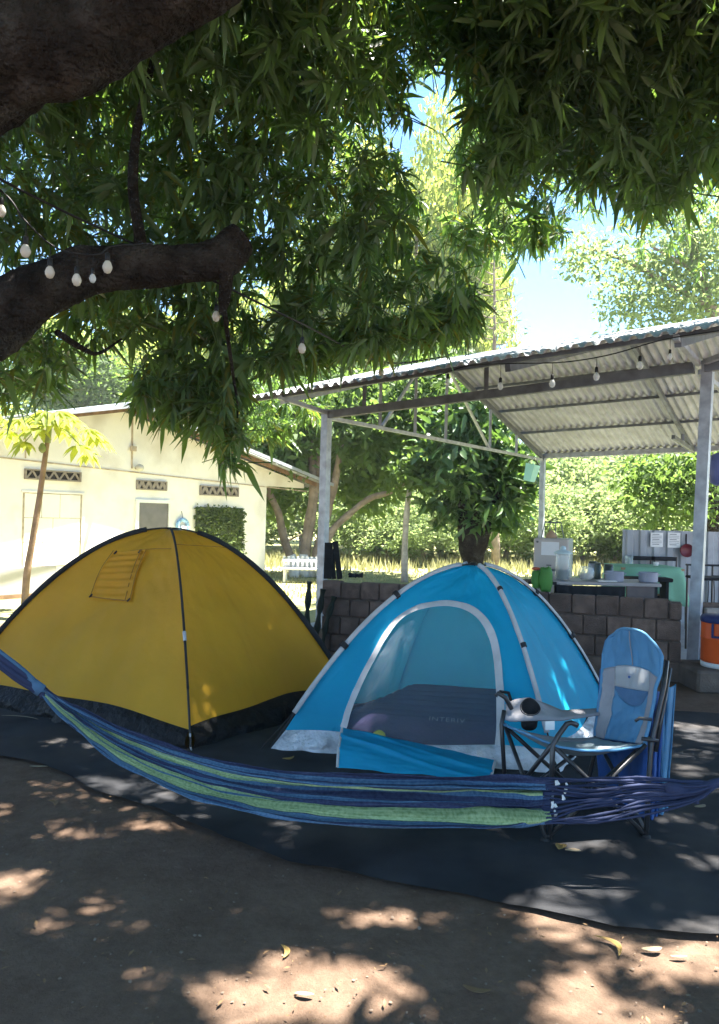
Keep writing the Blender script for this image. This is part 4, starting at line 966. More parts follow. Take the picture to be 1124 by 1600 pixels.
# mint tablecloth table
Yt = 10.3; tx0, tx1 = yx(974, Yt), yx(1072, Yt); zt2 = at(1020, 886, Yt)[2]
tb = thing('dining_table', ((tx0 + tx1) / 2, Yt + .4, 0), 'table under a mint-green cloth in front of the metal sheet fence', 'table')
m = MB(); m.box(((tx0 + tx1) / 2, Yt + .4, zt2 - .03), (tx1 - tx0, .8, .03)); part('table_top', m, MT['wood'], tb)
for x in (tx0 + .06, tx1 - .06):
    for y in (Yt + .06, Yt + .74): m = MB(); m.box((x, y, (zt2 - .045) / 2), (.05, .05, zt2 - .045)); part('leg', m, MT['wood'], tb)
m = MB(); m.box((tx1 - .25, Yt + .1, .45), (.75, .04, .06)); part('rail', m, MT['wood'], tb)
m = MB(); cxm, cym = (tx0 + tx1) / 2, Yt + .4
def clothfn(u, v):
    a = u * 6.283; ca, sa = math.cos(a), math.sin(a); k = max(abs(ca) ** 8 + abs(sa) ** 8, 1e-9) ** (-1 / 8)
    hx, hy = (tx1 - tx0) / 2 + .015, .415
    if v < .5: s = v / .5; return (cxm + hx * ca * k * s, cym + hy * sa * k * s, zt2 - .008)
    s = (v - .5) / .5; fold = .03 * s * math.sin(a * 9 + 1) + .06 * s; corner = (abs(ca * sa) * 2) ** 3; drop = .34 + .12 * corner + (.05 if ca > .2 else 0)
    return (cxm + (hx + fold) * ca * k, cym + (hy + fold) * sa * k, zt2 - .008 - drop * s)
m.grid(clothfn, 96, 14); solo('mint_tablecloth', m, MT['mint'], (cxm, cym, zt2), 'mint-green cloth draped over the dining table with hanging folds', 'tablecloth', smooth=True, solid=.003)
c = at(1025, 884, Yt + .3); c[2] = zt2 + .002; m = MB(); m.lathe(c, [(.03, 0), (.034, .002), (.036, .05), (.03, .05), (.028, .006)], 12); solo('small_cup', m, MT['white'], c, 'small white cup standing on the mint tablecloth', 'cup', smooth=True)
for px, lab in ((1003, 'dark folding chair whose slanting back shows left on the far side of the mint table'), (1037, 'dark folding chair with a level back rail on the far side of the mint table')):
    c = at(px, 880, Yt + .98); c[2] = 0; t = thing('folding_chair', c, lab, 'chair', None)
    w = .19; m = MB(); m.bevbox(c + [0, 0, zt2 + .07], (w * 2, .03, .06), b=.01); part('backrest', m, MT['cblack'], t); m = MB(); m.bevbox(c + [0, -.2, .45], (w * 2, .36, .03), b=.01); part('seat', m, MT['cblack'], t)
    for s in (-1, 1):
        m = MB(); m.tube([c + [s * w, .03, 0], c + [s * w, .0, zt2 + .1]], .012, 6); part('leg', m, MT['tubeblk'], t); m = MB(); m.tube([c + [s * w, -.36, 0], c + [s * w, -.34, .44]], .012, 6); part('leg', m, MT['tubeblk'], t)
c0 = at(978, 904, Yt - .32); c1 = at(1046, 906, Yt - .32); m = MB(); cc = (c0 + c1) / 2; cc[2] = 0
t = thing('bench_seat', cc, 'low black bench whose dark edge shows before the mint cloth behind the grey pots', 'bench'); m.bevbox((cc[0], cc[1], c0[2]), (c1[0] - c0[0], .28, .05), b=.01); part('seat', m, MT['cblack'], t)
for s in (-1, 1): m = MB(); m.box((cc[0] + s * .22, cc[1], (c0[2] - .025) / 2), (.04, .2, c0[2] - .025)); part('leg', m, MT['cblack'], t)
# metal sheet fence, with its papers and the pan
Yz = 11.4; zx0 = yx(974, Yz); zx1 = zx0 + 3.2; zzt = at(1040, 829, Yz)[2]
fe = thing('sheet_fence', ((zx0 + zx1) / 2, Yz, 0), 'grey ribbed metal sheet fence behind the mint table', 'fence')
x = zx0; k = 0
while x < zx1 - .05:
    mb = MB()
    def fn(u, v, x=x):
        xx = x + .80 * u; c = (xx - zx0) / .2 % 1.0; rib = min(1, max(0, (.28 - abs(c - .5)) / .05)); return (xx, Yz - .03 * rib + .004 * k, .03 + (zzt - .03) * v)
    mb.grid(fn, 80, 2); part('fence_sheet', mb, MT['zinc'], fe, solid=.002); x += .79; k = 1 - k
for x in (zx0 + .05, zx0 + 1.6, zx1 - .05): m = MB(); m.box((x, Yz + .06, zzt / 2), (.05, .05, zzt)); part('fence_post', m, MT['galv'], fe)
for (px0, py0, px1, py1), lab in (((1017, 832, 1036, 855), 'left paper notice taped to the ribbed fence'), ((1044, 832, 1063, 856), 'right paper notice with printed lines taped to the ribbed fence beside the pan')):
    a = at(px0, py0, Yz - .04); b = at(px1, py1, Yz - .04); t = thing('fence_notice', (a + b) / 2, lab, 'notice')
    m = MB(); m.box((a + b) / 2, (b[0] - a[0], .003, a[2] - b[2])); part('sheet', m, MT['paper'], t)
    m = MB()
    for j in range(7):
        w = (b[0] - a[0]) * (.8 if j % 3 else .55); z = a[2] - (a[2] - b[2]) * (.12 + .115 * j); m.box(((a[0] + b[0]) / 2 - (0 if j % 3 else .015), Yz - .044, z), (w, .002, .006 if j % 3 else .011))
    part('printed_lines', m, MT['ink'], t)
c = at(1072, 860, Yz - .06); t = thing('frying_pan', c, 'dark red frying pan hanging by its black handle on the ribbed fence', 'pan')
m = MB(); m.lathe(c, [(.085, 0), (.098, .02), (.1, .045), (.095, .045), (.085, .02)], 24, (0, -1, 0)); part('bowl', m, MT['panred'], t, smooth=True)
m = MB(); m.tube([c + DZ * .09, c + DZ * .15, c + DZ * .245], [.011, .014, .012], 8); part('handle', m, MT['cblack'], t, smooth=True)
c = at(983, 877, Yz - .12); m = MB(); m.lathe(c - DZ * .07, [(.05, 0), (.056, .01), (.065, .15), (.06, .15), (.05, .02)], 16); solo('plastic_tumbler', m, MT['glass'], c - DZ * .07, 'cloudy plastic tumbler at the left end of the ribbed fence', 'tumbler', smooth=True)
m = MB(); m.box(c + [0, .03, -.085], (.16, .12, .02)); solo('wall_bracket', m, MT['galv'], c + [0, .03, -.085], 'little metal ledge on the fence carrying the plastic tumbler', 'ledge')
# black wire chairs at the right edge
for px, Y, lab in ((1112, 9.0, 'black wire chair right of the thick post, nearest the pale wall'), (1150, 9.5, 'black wire chair at the right edge behind the first one')):
    c = at(px, 910, Y); c[2] = 0; t = thing('wire_chair', c, lab, 'chair'); s_ = .44; zc_ = at(px, 906, Y)[2]
    m = MB(); m.bevbox(c + [0, 0, zc_ + .02], (s_, s_, .03), b=.01); part('seat', m, MT['cblack'], t)
    for k in range(7): m = MB(); x = -.19 + k * .063; m.tube([c + [x, -.2, zc_], c + [x * 1.1, -.23, zc_ - .12], c + [x * 1.2, -.24, zc_ - .3]], .007, 5); part('wire', m, MT['tubeblk'], t)
    m = MB(); m.tube([c + [-.22, .2, zc_ + .16], c + [.22, .2, zc_ + .16]], .013, 6); part('back_rail', m, MT['tubeblk'], t)
    for sx in (-1, 1):
        for sy in (-1, 1): m = MB(); m.tube([c + [sx * .2, sy * .2, 0], c + [sx * .2, sy * .2, zc_ + (.16 if sy > 0 else 0)]], .012, 6); part('leg', m, MT['tubeblk'], t)
# orange cooler
Yo = 7.15; c = at(1128, 1040, Yo); c[2] = .18; hc = at(1128, 962, Yo)[2] - c[2]; r0 = (c[0] - at(1098, 1000, Yo)[0])
t = thing('drink_cooler', c, 'round orange drink cooler with a navy lid on the cement step at the right edge', 'cooler')
m = MB(); m.lathe(c, [(r0 * .97, .05), (r0, .07), (r0, hc * .55), (r0 * 1.02, hc * .56), (r0 * 1.02, hc * .58), (r0, hc * .59), (r0, hc * .86), (r0 * .98, hc * .87)], 28); part('body', m, MT['orange'], t, smooth=True)
m = MB(); m.lathe(c, [(r0 * .97, .003), (r0 * 1.0, .01), (r0 * 1.0, .047), (r0 * .96, .049)], 28); part('base', m, MT['white'], t, smooth=True)
m = MB(); m.lathe(c, [(r0 * 1.03, hc * .873), (r0 * 1.05, hc * .89), (r0 * 1.05, hc * .95), (r0 * .98, hc), (r0 * .3, hc * 1.02)], 28); part('lid', m, MT['coolblue'], t, smooth=True)
ha = np.array([-.55, -.835, 0]); hb = np.array([.835, -.55, 0]); q = c + ha * (r0 + .012)
m = MB()
for s in (-1, 1): m.bar(q + hb * .055 * s + DZ * hc * .62, q + hb * .055 * s + DZ * hc * .87, .018, .03, up=ha)
m.bar(q + hb * -.064 + DZ * hc * .62, q + hb * .064 + DZ * hc * .62, .03, .018); part('handle', m, MT['coolblue'], t, bevel=.004)
# blue drum hanging high at the right edge, aqua tub hanging by the rear post
c = at(1126, 733, 9.3); t = thing('blue_drum', c, 'rounded blue-violet plastic drum hanging under the roof at the right edge', 'drum')
m = MB(); m.lathe(c - DZ * .2, [(.05, 0), (.11, .03), (.14, .12), (.14, .26), (.11, .36), (.05, .4)], 20); part('body', m, MT['jugblue'], t, smooth=True); m = MB(); m.tube([c + DZ * .19, sp(SPAN + .6, 1.2, rz(1.2) - .1)], .006, 5); part('rope', m, MT['cable'], t)
c = at(830, 739, 15.6); t = thing('aqua_tub', c, 'pale aqua plastic tub hanging tilted beside the rear shelter post', 'tub'); ax = nrm([.2, -.15, 1])
m = MB(); m.lathe(c - ax * .17, [(.11, 0), (.12, .02), (.15, .34), (.16, .35), (.14, .34), (.105, .03)], 4, ax); part('tub', m, MT['aqua'], t); m = MB(); m.tube([c + ax * .17 - np.array([.13, 0, 0]), c + ax * .33, c + ax * .17 + np.array([.13, 0, 0])], .008, 5); m.tube([c + ax * .33, sp(0, DEPTH - .4, ZBK - .06)], .006, 5); part('bail', m, MT['white'], t)
# charred boards leaning on the left post, rags and wire on the wall, cactus
for px0, px1, py, w, lab in ((514, 512, 848, .09, 'wide charred board propped against the left shelter post'), (524, 531, 846, .06, 'narrow charred board leaning right of the wide one on the wall'), (519, 522, 858, .045, 'thin charred stick between the two leaning boards')):
    a = at(px1, 915, 8.55); a[2] = ztop + .012; b = at(px0, py, 8.62); m = MB(); m.bar(a, b, w, .03, up=(0, 1, 0)); solo('charred_board', m, MT['char'], a, lab, 'board', bevel=.004)
c = at(556, 905, 8.6); c[2] = ztop + .003; m = MB(); m.grid(lambda u, v: c + np.array([(u - .5) * .16, (v - .5) * .1, .035 + .05 * abs(fbm((u * 3, v * 3, 4), 1.2))]), 10, 8); solo('crumpled_bag', m, MT['cblack'], c, 'crumpled dark plastic bag on top of the block wall near the charred boards', 'bag', solid=.02)
c = at(487, 965, 8.5); c[2] = -.02; t = thing('cactus', c, 'clump of dark column cactus left of the shelter post', 'cactus')
for dx, h, l in ((-.06, .78, .02), (.05, .7, .05), (.12, .62, .09), (-.13, .5, -.06)):
    m = MB(); path = smooth_path([c + [dx, 0, 0], c + [dx + l * .5, .01, h * .5], c + [dx + l * 1.4, .0, h]], 10); b = len(m.v)
    m.tube(path, [.028 + .009 * math.sin(i * 1.9) for i in range(11)], 10, wob=.4); part('stem', m, MT['cactus'], t)
m = MB(); q_ = [sp(-.3, -.1, 0), sp(KR + 1, -.1, 0), sp(KR + 1, DEPTH + .3, 0), sp(-.3, DEPTH + .3, 0)]
for p in q_: m.vert((p[0], p[1], .008))
m.face(0, 1, 2, 3)
struct('shelter_floor', m, MT['floorc'])
# ================================================================== tents
class Dome:
    """square dome tent: four corner poles that arch from the ground to the apex"""
    def __init__(s, corners, apex, p=1.9, seed=0):
        s.c = [np.array([c[0], c[1], 0.0]) for c in corners]; s.a = np.asarray(apex, float); s.p = p; s.seed = seed
    def pole(s, i, t, out=0.0):
        c = s.c[i % 4]; q = s.a * (1 - t) + c * t; q = np.array([q[0], q[1], s.a[2] * (1 - t ** s.p)])
        return q + nrm(np.array([c[0] - s.a[0], c[1] - s.a[1], .6])) * out
    def face(s, i, u, t, wr=1.0, out=0.0):
        """side between corner i and i+1: u across, t from apex (0) to ground (1)"""
        q = lerp(s.pole(i, t), s.pole(i + 1, t), u); mid = (s.c[i % 4] + s.c[(i + 1) % 4]) / 2
        n = nrm([mid[0] - s.a[0], mid[1] - s.a[1], .35]); e = 4 * u * (1 - u)
        sag = -.05 * e * math.sin(min(1, t * 1.05) * math.pi) * 1.0
        w = wr * e ** .5 * (.016 * fbm((u * 3 + s.seed, t * 5, i), 1.5, 4) + .005 * math.sin((u + t * .6) * 30 + i + 3 * fbm((u * 2, t * 3, i), 1)) * e * t + .006 * fbm((u * 22 + (u - .5) * t * 8, t * 3, i + 5), 1, 2) * t * (1 + 1.2 * max(0, t - .7)))
        return q + n * (sag + w + out)
    def uvmap(s, i, n=140):
        if not hasattr(s, '_g'): s._g = {}
        if i not in s._g:
            P = []; K = []
            for a in range(n + 1):
                for b in range(n + 1): P.append(proj(s.face(i, a / n, .02 + .98 * b / n, 0))); K.append((a / n, .02 + .98 * b / n))
            s._g[i] = (np.array(P), np.array(K))
        return s._g[i]
    def inv(s, i, px, py):
        P, K = s.uvmap(i); d = (P[:, 0] - px) ** 2 + (P[:, 1] - py) ** 2; k = np.argsort(d)[:4]; w = 1 / (d[k] + 1e-3); return (K[k] * w[:, None]).sum(0) / w.sum()
def panel(dome, i, t0, t1, nu, nt, holes=(), out=0.0):
    """t0,t1 may be functions of u; holes are uv polygons"""
    f0 = t0 if callable(t0) else (lambda u: t0); f1 = t1 if callable(t1) else (lambda u: t1); mb = MB()
    if not holes:
        mb.grid(lambda u, v: dome.face(i, u, f0(u) + (f1(u) - f0(u)) * v, out=out), nu, nt); return mb
    pts = []; edge = []
    N = nu
    ring = [(k / N, f1(k / N)) for k in range(N + 1)] + [(1, f1(1) + (f0(1) - f1(1)) * k / nt) for k in range(1, nt)] + [(1 - k / N, f0(1 - k / N)) for k in range(N + 1)] + [(0, f0(0) + (f1(0) - f0(0)) * k / nt) for k in range(1, nt)]
    pts = [Vector(p) for p in ring]; loops = [list(range(len(ring)))]
    for h in holes: b = len(pts); pts += [Vector(p) for p in h]; loops.append(list(range(b, b + len(h))))
    for a in range(1, nu):
        for b in range(1, nt):
            u = a / nu; t = f0(u) + (f1(u) - f0(u)) * b / nt; pts.append(Vector((u + random.uniform(-.002, .002), t)))
    ed = []
    for l in loops: ed += [(l[k], l[(k + 1) % len(l)]) for k in range(len(l))]
    vo, _, fo, *_x = delaunay_2d_cdt(pts, ed, [], 0, 1e-6)
    for v in vo: mb.vert(dome.face(i, v.x, v.y, out=out))
    for f in fo:
        cx = sum(vo[k].x for k in f) / 3; cy = sum(vo[k].y for k in f) / 3
        if not (f0(cx) - 1e-4 <= cy <= f1(cx) + 1e-4): continue
        if any(in_poly(cx, cy, h) for h in holes): continue
        mb.face(*f)
    return mb
def ribbon(path, width, normal_fn, off=.004, n=60):
    """flat band along a path lying on a surface"""
    P = smooth_path(path, n); mb = MB(); row = []
    for k, p in enumerate(P):
        d = nrm(P[min(k + 1, n)] - P[max(k - 1, 0)]); nn = nrm(normal_fn(p)); s = nrm(np.cross(nn, d)); wv = width * (1 + .12 * fbm((k * .15, width, 0), 1))
        row.append((mb.vert(p + nn * off - s * wv / 2), mb.vert(p + nn * (off + .004)), mb.vert(p + nn * off + s * wv / 2)))
    for a, b in zip(row[:-1], row[1:]):
        mb.face(a[0], a[1], b[1], b[0]); mb.face(a[1], a[2], b[2], b[1])
    return mb
def strap_bar(a, b, w): m = MB(); m.bar(a, b, w, .006); return m

# ------------------------------------------------------------------ yellow tent
yF = gnd(298, 1172); yR = gnd(553, 1095); yL = gnd(-76, 1090); yB = yL + yR - yF
yC = (yL + yR) / 2; ya = at(265, 826, yC[1]); yC = np.array([ya[0], ya[1], 0])
YT = Dome([yL, yF, yR, yB], ya, 1.9, 3)
ty = thing('dome_tent', (yC[0], yC[1], 0), 'mustard-yellow dome tent with black pole sleeves and a rolled-up window', 'tent')
hb = lambda i: (lambda u: 1 - (.048 + .018 * math.sin(math.pi * u) + .004 * math.sin(u * 11 + i)))
vt = lambda u: .115
for i, nm in enumerate(['left_panel', 'right_panel', 'back_panel', 'back_panel']):
    if i < 2:
        t0 = (lambda u: .04) if i == 0 else (lambda u: .07 + .10 * u * 0)
        part(nm, panel(YT, i, t0, hb(i), 48, 44), MT['yellow'], ty, smooth=True)
    else: part(nm, panel(YT, i, .07, hb(i), 24, 22), MT['yellow'], ty, smooth=True)
    part('mesh_vent', panel(YT, i, .012, lambda u, i=i: .045 if i == 0 else .075, 24, 2, out=-.004), MT['vent'], ty, smooth=True)
    # black bathtub skirt, slack and creased, lying out on the ground
    def skirt(u, v, i=i):
        t = hb(i)(u); p = YT.face(i, u, t, 0); mid = (YT.c[i] + YT.c[(i + 1) % 4]) / 2; n = nrm([mid[0] - yC[0], mid[1] - yC[1], 0])
        g = lerp(YT.c[i], YT.c[(i + 1) % 4], u) + n * (.02 + .05 * math.sin(math.pi * u) * (.6 + .8 * fbm((u * 6, i, 2), 1.0)))
        q = lerp(p, g + DZ * .008, v); cr = .03 * fbm((u * 14, v * 3, i), 1.0, 4) + .022 * math.sin(u * 40 + v * 4 + 3 * fbm((u * 5, v * 2, 7), 1))
        return q + n * (.03 * math.sin(math.pi * v) + .55 * cr * math.sin(math.pi * min(v * 1.0, 1)) * (4 * u * (1 - u)) ** .5) + DZ * (.02 * math.sin(math.pi * v) * fbm((u * 9, v, 5), 1))
    m = MB(); m.grid(skirt, 110, 12); part('skirt', m, MT['blackpoly'], ty, smooth=True)
for i in range(4):
    m = MB(); m.tube([YT.pole(i, t, .012) for t in np.linspace(0, 1, 40)], .0075, 6); pl = part('pole', m, MT['pole'], ty, smooth=True)
    t0 = {0: .1, 1: .02, 2: .14, 3: .1}[i]; t1 = {0: .985, 1: .86, 2: .985, 3: .9}[i]; P = [YT.pole(i, t, .014) for t in np.linspace(t0, t1, 36)]
    m = MB(); m.tube(P, .009 if i == 1 else .021, 8, wob=.2); part('sleeve', m, MT['blackfab'], pl, smooth=True)
    if i == 1: m = MB(); m.tube([YT.pole(1, .695, .014), YT.pole(1, .725, .014)], .012, 8); part('ferrule', m, MT['galv'], pl)
    q = YT.c[i]; m = MB(); m.tube([q + [0, 0, .0], YT.pole(i, .965, .016)], .007, 6); m.tube([q + nrm(q - yC) * .05 + DZ * .005, q + DZ * .02], .006, 5); part('corner_strap', m, MT['galv'] if i == 1 else MT['blackfab'], ty)
# seam across both front panels and the window flap with its toggles
def yn(i):
    mid = (YT.c[i] + YT.c[(i + 1) % 4]) / 2; return lambda p: np.array([mid[0] - yC[0], mid[1] - yC[1], .75])
m = ribbon([YT.face(0, *YT.inv(0, *q), out=.0) for q in ((186, 864), (215, 860), (245, 858), (268, 857))], .010, yn(0), .003, 20); part('seam', m, MT['yseam'], ty)
m = ribbon([YT.face(1, *YT.inv(1, *q)) for q in ((275, 851), (310, 853), (350, 856), (372, 862))], .006, yn(1), .003, 20); part('seam', m, MT['yseam'], ty)
WQ = [(180, 862), (232, 860), (205, 940), (145, 934)]
wuv = [YT.inv(0, *q) for q in WQ]
def wfn(u, v):
    a = lerp(lerp(wuv[0], wuv[1], u), lerp(wuv[3], wuv[2], u), v); return YT.face(0, a[0], a[1], out=.010 + .007 * math.sin(v * 46 + u * 2.2) * math.sin(math.pi * u) ** .4 + .004 * fbm((u * 2, v * 8, 0), 1))
m = MB(); m.grid(wfn, 16, 60); wf = part('window_flap', m, MT['yellow'], ty, smooth=True, label='square window flap with gathered pleats')
for path in ([wfn(0, 0), wfn(0, .5), wfn(0, 1)], [wfn(1, 0), wfn(1, .5), wfn(1, 1)], [wfn(0, 1), wfn(.5, 1), wfn(1, 1)], [wfn(.84, 0), wfn(.85, .5), wfn(.86, 1)]):
    part('hem', ribbon(path, .011, yn(0), .008, 12), MT['yseam'], wf)
for u, v in ((.1, .06), (.8, .05), (.03, .99), (.98, .99)):
    q = wfn(u, v) + nrm(yn(0)(0)) * .012; m = MB(); m.tube([q - DZ * .012 - [.012, 0, 0], q, q + DZ * .012 + [.01, 0, 0]], [.005, .008, .005], 6); part('toggle', m, MT['blackfab'], wf)

# ------------------------------------------------------------------ blue tent
bL = gnd(428, 1170); bF = gnd(868, 1208); bR = np.array([2.0, 5.95, 0]); bB = np.array([.32, 6.2, 0])
ba = at(740, 883, 5.42)
BT = Dome([bL, bF, bR, bB], ba, 1.9, 8)
bC = np.array([ba[0], ba[1], 0])
tbl = thing('dome_tent', bC, 'bright blue dome tent with a grey-edged mesh door standing open towards the hammock', 'tent')
DOOR = [(537, 1138), (546, 1112), (556, 1085), (570, 1052), (585, 1022), (602, 994), (622, 968), (645, 953), (675, 946), (705, 944), (735, 952), (757, 970), (770, 996), (777, 1026), (781, 1060), (783, 1100), (780, 1150), (776, 1187),
        (720, 1176), (660, 1163), (600, 1151)]
duv = [tuple(BT.inv(0, *q)) for q in DOOR]
bb = lambda i: (lambda u: 1 - (.052 + .008 * math.sin(u * 9 + i)))
def bn(i):
    mid = (BT.c[i] + BT.c[(i + 1) % 4]) / 2; return lambda p: np.array([mid[0] - bC[0], mid[1] - bC[1], .75])
dlow = [tuple(BT.inv(0, *q)) for q in ((537, 1138), (600, 1151), (660, 1163), (720, 1176), (776, 1187))]
part('front_panel', panel(BT, 0, .03, bb(0), 56, 52, [duv]), MT['blue'], tbl, smooth=True)
for i in (1, 2, 3): part('side_panel', panel(BT, i, .115 if i == 1 else .03, bb(i), 40, 36), MT['blue'], tbl, smooth=True)
part('mesh_vent', panel(BT, 1, .02, .118, 20, 4, out=-.003), MT['screen'], tbl, smooth=True)
for i in range(4):
    def base(u, v, i=i):
        p = BT.face(i, u, bb(i)(u), 0); mid = (BT.c[i] + BT.c[(i + 1) % 4]) / 2; n = nrm([mid[0] - bC[0], mid[1] - bC[1], 0])
        g = lerp(BT.c[i], BT.c[(i + 1) % 4], u) + n * (.03 + .03 * fbm((u * 7, i, 3), 1)) + DZ * .008; q = lerp(p, g, v)
        return q + n * math.sin(math.pi * v) * (.03 + .03 * fbm((u * 16, v * 4, i + 4), 1, 4) + .014 * math.sin(u * 34 + v * 5)) * (4 * u * (1 - u)) ** .4
    m = MB(); m.grid(base, 90, 12); part('groundsheet_hem', m, MT['silver'], tbl, smooth=True)
for i in range(4):
    m = MB(); m.tube([BT.pole(i, t, .012) for t in np.linspace(0, 1, 40)], .006, 6); pl = part('pole', m, MT['pole'], tbl, smooth=True)
    t1 = {0: .9, 1: .9, 2: .97, 3: .95}[i]; P = [BT.pole(i, t, .004) for t in np.linspace(.07, t1, 40)]
    rr = {0: .048, 1: .03, 2: .042, 3: .03}[i]; c = BT.c[i]; nn = np.array([c[0] - bC[0], c[1] - bC[1], 1.1])
    dirx = nrm(np.cross(nrm(nn), nrm(P[20] - P[10])))
    m = MB(); k0 = None
    for k, p in enumerate(P):
        d = nrm(P[min(k + 1, 39)] - P[max(k - 1, 0)]); out = nrm(BT.pole(i, .5, 1) - BT.pole(i, .5, 0)); s = nrm(np.cross(out, d)); out = nrm(np.cross(d, s)); w = rr * (1 + .08 * math.sin(k * .9))
        ring = [m.vert(p - s * w / 2), m.vert(p - s * w * .25 + out * .022), m.vert(p + s * w * .1 + out * .026), m.vert(p + s * w / 2 + out * .004)]
        if k0: 
            for a in range(3): m.face(k0[a], k0[a + 1], ring[a + 1], ring[a])
        k0 = ring
    sl_ = part('sleeve', m, MT['grey'], pl, smooth=True, solid=.003)
    for t in ((.40, .66) if i in (0, 2) else (.33, .62)):
        a = BT.pole(i, t - .006, .019); b = BT.pole(i, t + .012, .019); m = MB(); m.tube([a, b], rr * .62, 8); part('clip', m, MT['blackfab'], pl)
q = BT.c[0]; m = MB(); m.tube([BT.pole(0, .9, .01), q + nrm(q - bC) * .03], .007, 6); part('corner_strap', m, MT['blackfab'], tbl)
m = MB(); m.tube([BT.pole(0, .9, .02), q + nrm(q - bC) * .09 + DZ * .004], .003, 5); part('guy_cord', m, MT['blackfab'], tbl)
m = MB(); m.lathe(ba + DZ * .0, [(.03, 0), (.034, .008), (.02, .022)], 10); part('pole_hub', m, MT['pole'], tbl)
# door trim, insect mesh, hanging door flap
trim = [BT.face(0, *duv[k]) for k in range(18)]
part('door_trim', ribbon(trim, .05, bn(0), .008, 110), MT['grey'], tbl, smooth=True)
pts = [Vector(p) for p in duv]; us = [p[0] for p in duv]; ts = [p[1] for p in duv]
for a in np.linspace(min(us), max(us), 40):
    for b in np.linspace(min(ts), max(ts), 40):
        if in_poly(a, b, duv): pts.append(Vector((a, b)))
vo, _, fo, *_x = delaunay_2d_cdt(pts, [], [list(range(len(duv)))], 1, 1e-6); m = MB()
for v in vo: m.vert(BT.face(0, v.x, v.y, out=-.006 + .006 * fbm((v.x * 6, v.y * 6, 1), 1)))
for f in fo: m.face(*f)
part('mesh_door', m, MT['screen'], tbl, smooth=True)
d0 = BT.face(0, *dlow[0], out=.02); d1 = BT.face(0, *dlow[-1], out=.02); g0 = gnd(527, 1203) + DZ * .015; g1 = gnd(766, 1226) + DZ * .015
def flap(u, v):
    q = lerp(lerp(d0, d1, u), lerp(g0, g1, u), v); n = nrm([-.1, -1, .9])
    bulge = .05 * math.sin(math.pi * v) + .03 * math.sin(math.pi * (u * .8 + v * 1.1)) * v + .02 * fbm((u * 4, v * 4, 1), 1, 3)
    fold = .016 * math.exp(-((v - .25 - .7 * u) / .05) ** 2) + .013 * math.exp(-((v - .75 * u + .12) / .05) ** 2)
    return q + n * (bulge * .6 + fold) + DZ * (.015 * math.sin(u * 7) * v * (1 - v))
m = MB(); m.grid(flap, 60, 40); fl = part('door_flap', m, MT['blue'], tbl, smooth=True, solid=.002)
part('flap_hem', ribbon([flap(1, v) for v in (0, .35, .7, 1)], .016, lambda p: np.array([-.1, -1, .9]), .004, 16), MT['grey'], fl)
part('flap_hem', ribbon([flap(0, v) for v in (0, .35, .7, 1)], .016, lambda p: np.array([-.1, -1, .9]), .004, 16), MT['grey'], fl)
q = BT.face(0, *BT.inv(0, 783, 1082), out=.02); m = MB(); m.tube([q, q + [.05, -.03, .0], q + [.07, -.04, -.06]], .01, 6); part('tie_back', m, MT['blackfab'], tbl)
# air mattress inside
fr_ = [lerp(BT.c[0], BT.c[1], u) for u in (.14, .86)]; bk = [lerp(BT.c[3], BT.c[2], u) for u in (.06, .94)]
def mtt(u, v):
    q = lerp(lerp(fr_[0], fr_[1], u), lerp(bk[0], bk[1], u), .10 + .86 * v); z = .05 + .15 * (min(1, 12 * min(u, 1 - u)) ** .5) * (min(1, 10 * min(v, 1 - v)) ** .5)
    return q + DZ * (z + .012 * abs(math.sin(v * 8 * math.pi)) - .006 + .006 * fbm((u * 5, v * 5, 2), 1))
mt_ = thing('air_mattress', lerp(mtt(.5, 0), mtt(.5, 1), .5) * [1, 1, 0] + DZ * .02, 'dark navy air mattress filling the floor of the blue tent', 'mattress')
m = MB(); m.grid(mtt, 60, 90); part('top', m, MT['navy'], mt_, smooth=True)
m = MB(); n_ = 40
for k in range(n_ + 1): m.vert(mtt(k / n_, .0)); m.vert(mtt(k / n_, 0) * [1, 1, 0] + DZ * .012)
for k in range(n_): m.face(2 * k, 2 * k + 2, 2 * k + 3, 2 * k + 1)
part('side', m, MT['navy'], mt_, smooth=True)
tc = bpy.data.curves.new('lettering', 'FONT'); tc.body = 'INTERIV'; tc.size = .06; tc.space_character = 1.1; tmp = bpy.data.objects.new('lettering', tc); COL.objects.link(tmp)
dg = bpy.context.evaluated_depsgraph_get(); me = bpy.data.meshes.new_from_object(tmp.evaluated_get(dg)); bpy.data.objects.remove(tmp)
txo = link('lettering', me, MT['mprint'], mt_)
fx_ = nrm(fr_[1] - fr_[0]); p_ = mtt(.5, .07) + DZ * .012; tn = nrm([.0, -.5, 1]); ty_ = nrm(np.cross(tn, fx_)); tn = np.cross(fx_, ty_)
mw = Matrix(((fx_[0], ty_[0], tn[0], p_[0]), (fx_[1], ty_[1], tn[1], p_[1]), (fx_[2], ty_[2], tn[2], p_[2]), (0, 0, 0, 1)))
txo.matrix_local = Matrix.Translation(-mt_.location) @ mw
q = lerp(mtt(.25, .02), mtt(.3, .05), .5); q = at(593, 1148, mtt(.2, .03)[1] - .03); m = MB(); m.lathe(q - DZ * .05, [(.015, 0), (.04, .015), (.048, .04), (.038, .065), (.01, .08)], 16); solo('yellow_ball', m, MT['limeb'], q - DZ * .05, 'small yellow ball just behind the bottom edge of the tent door', 'ball', smooth=True)

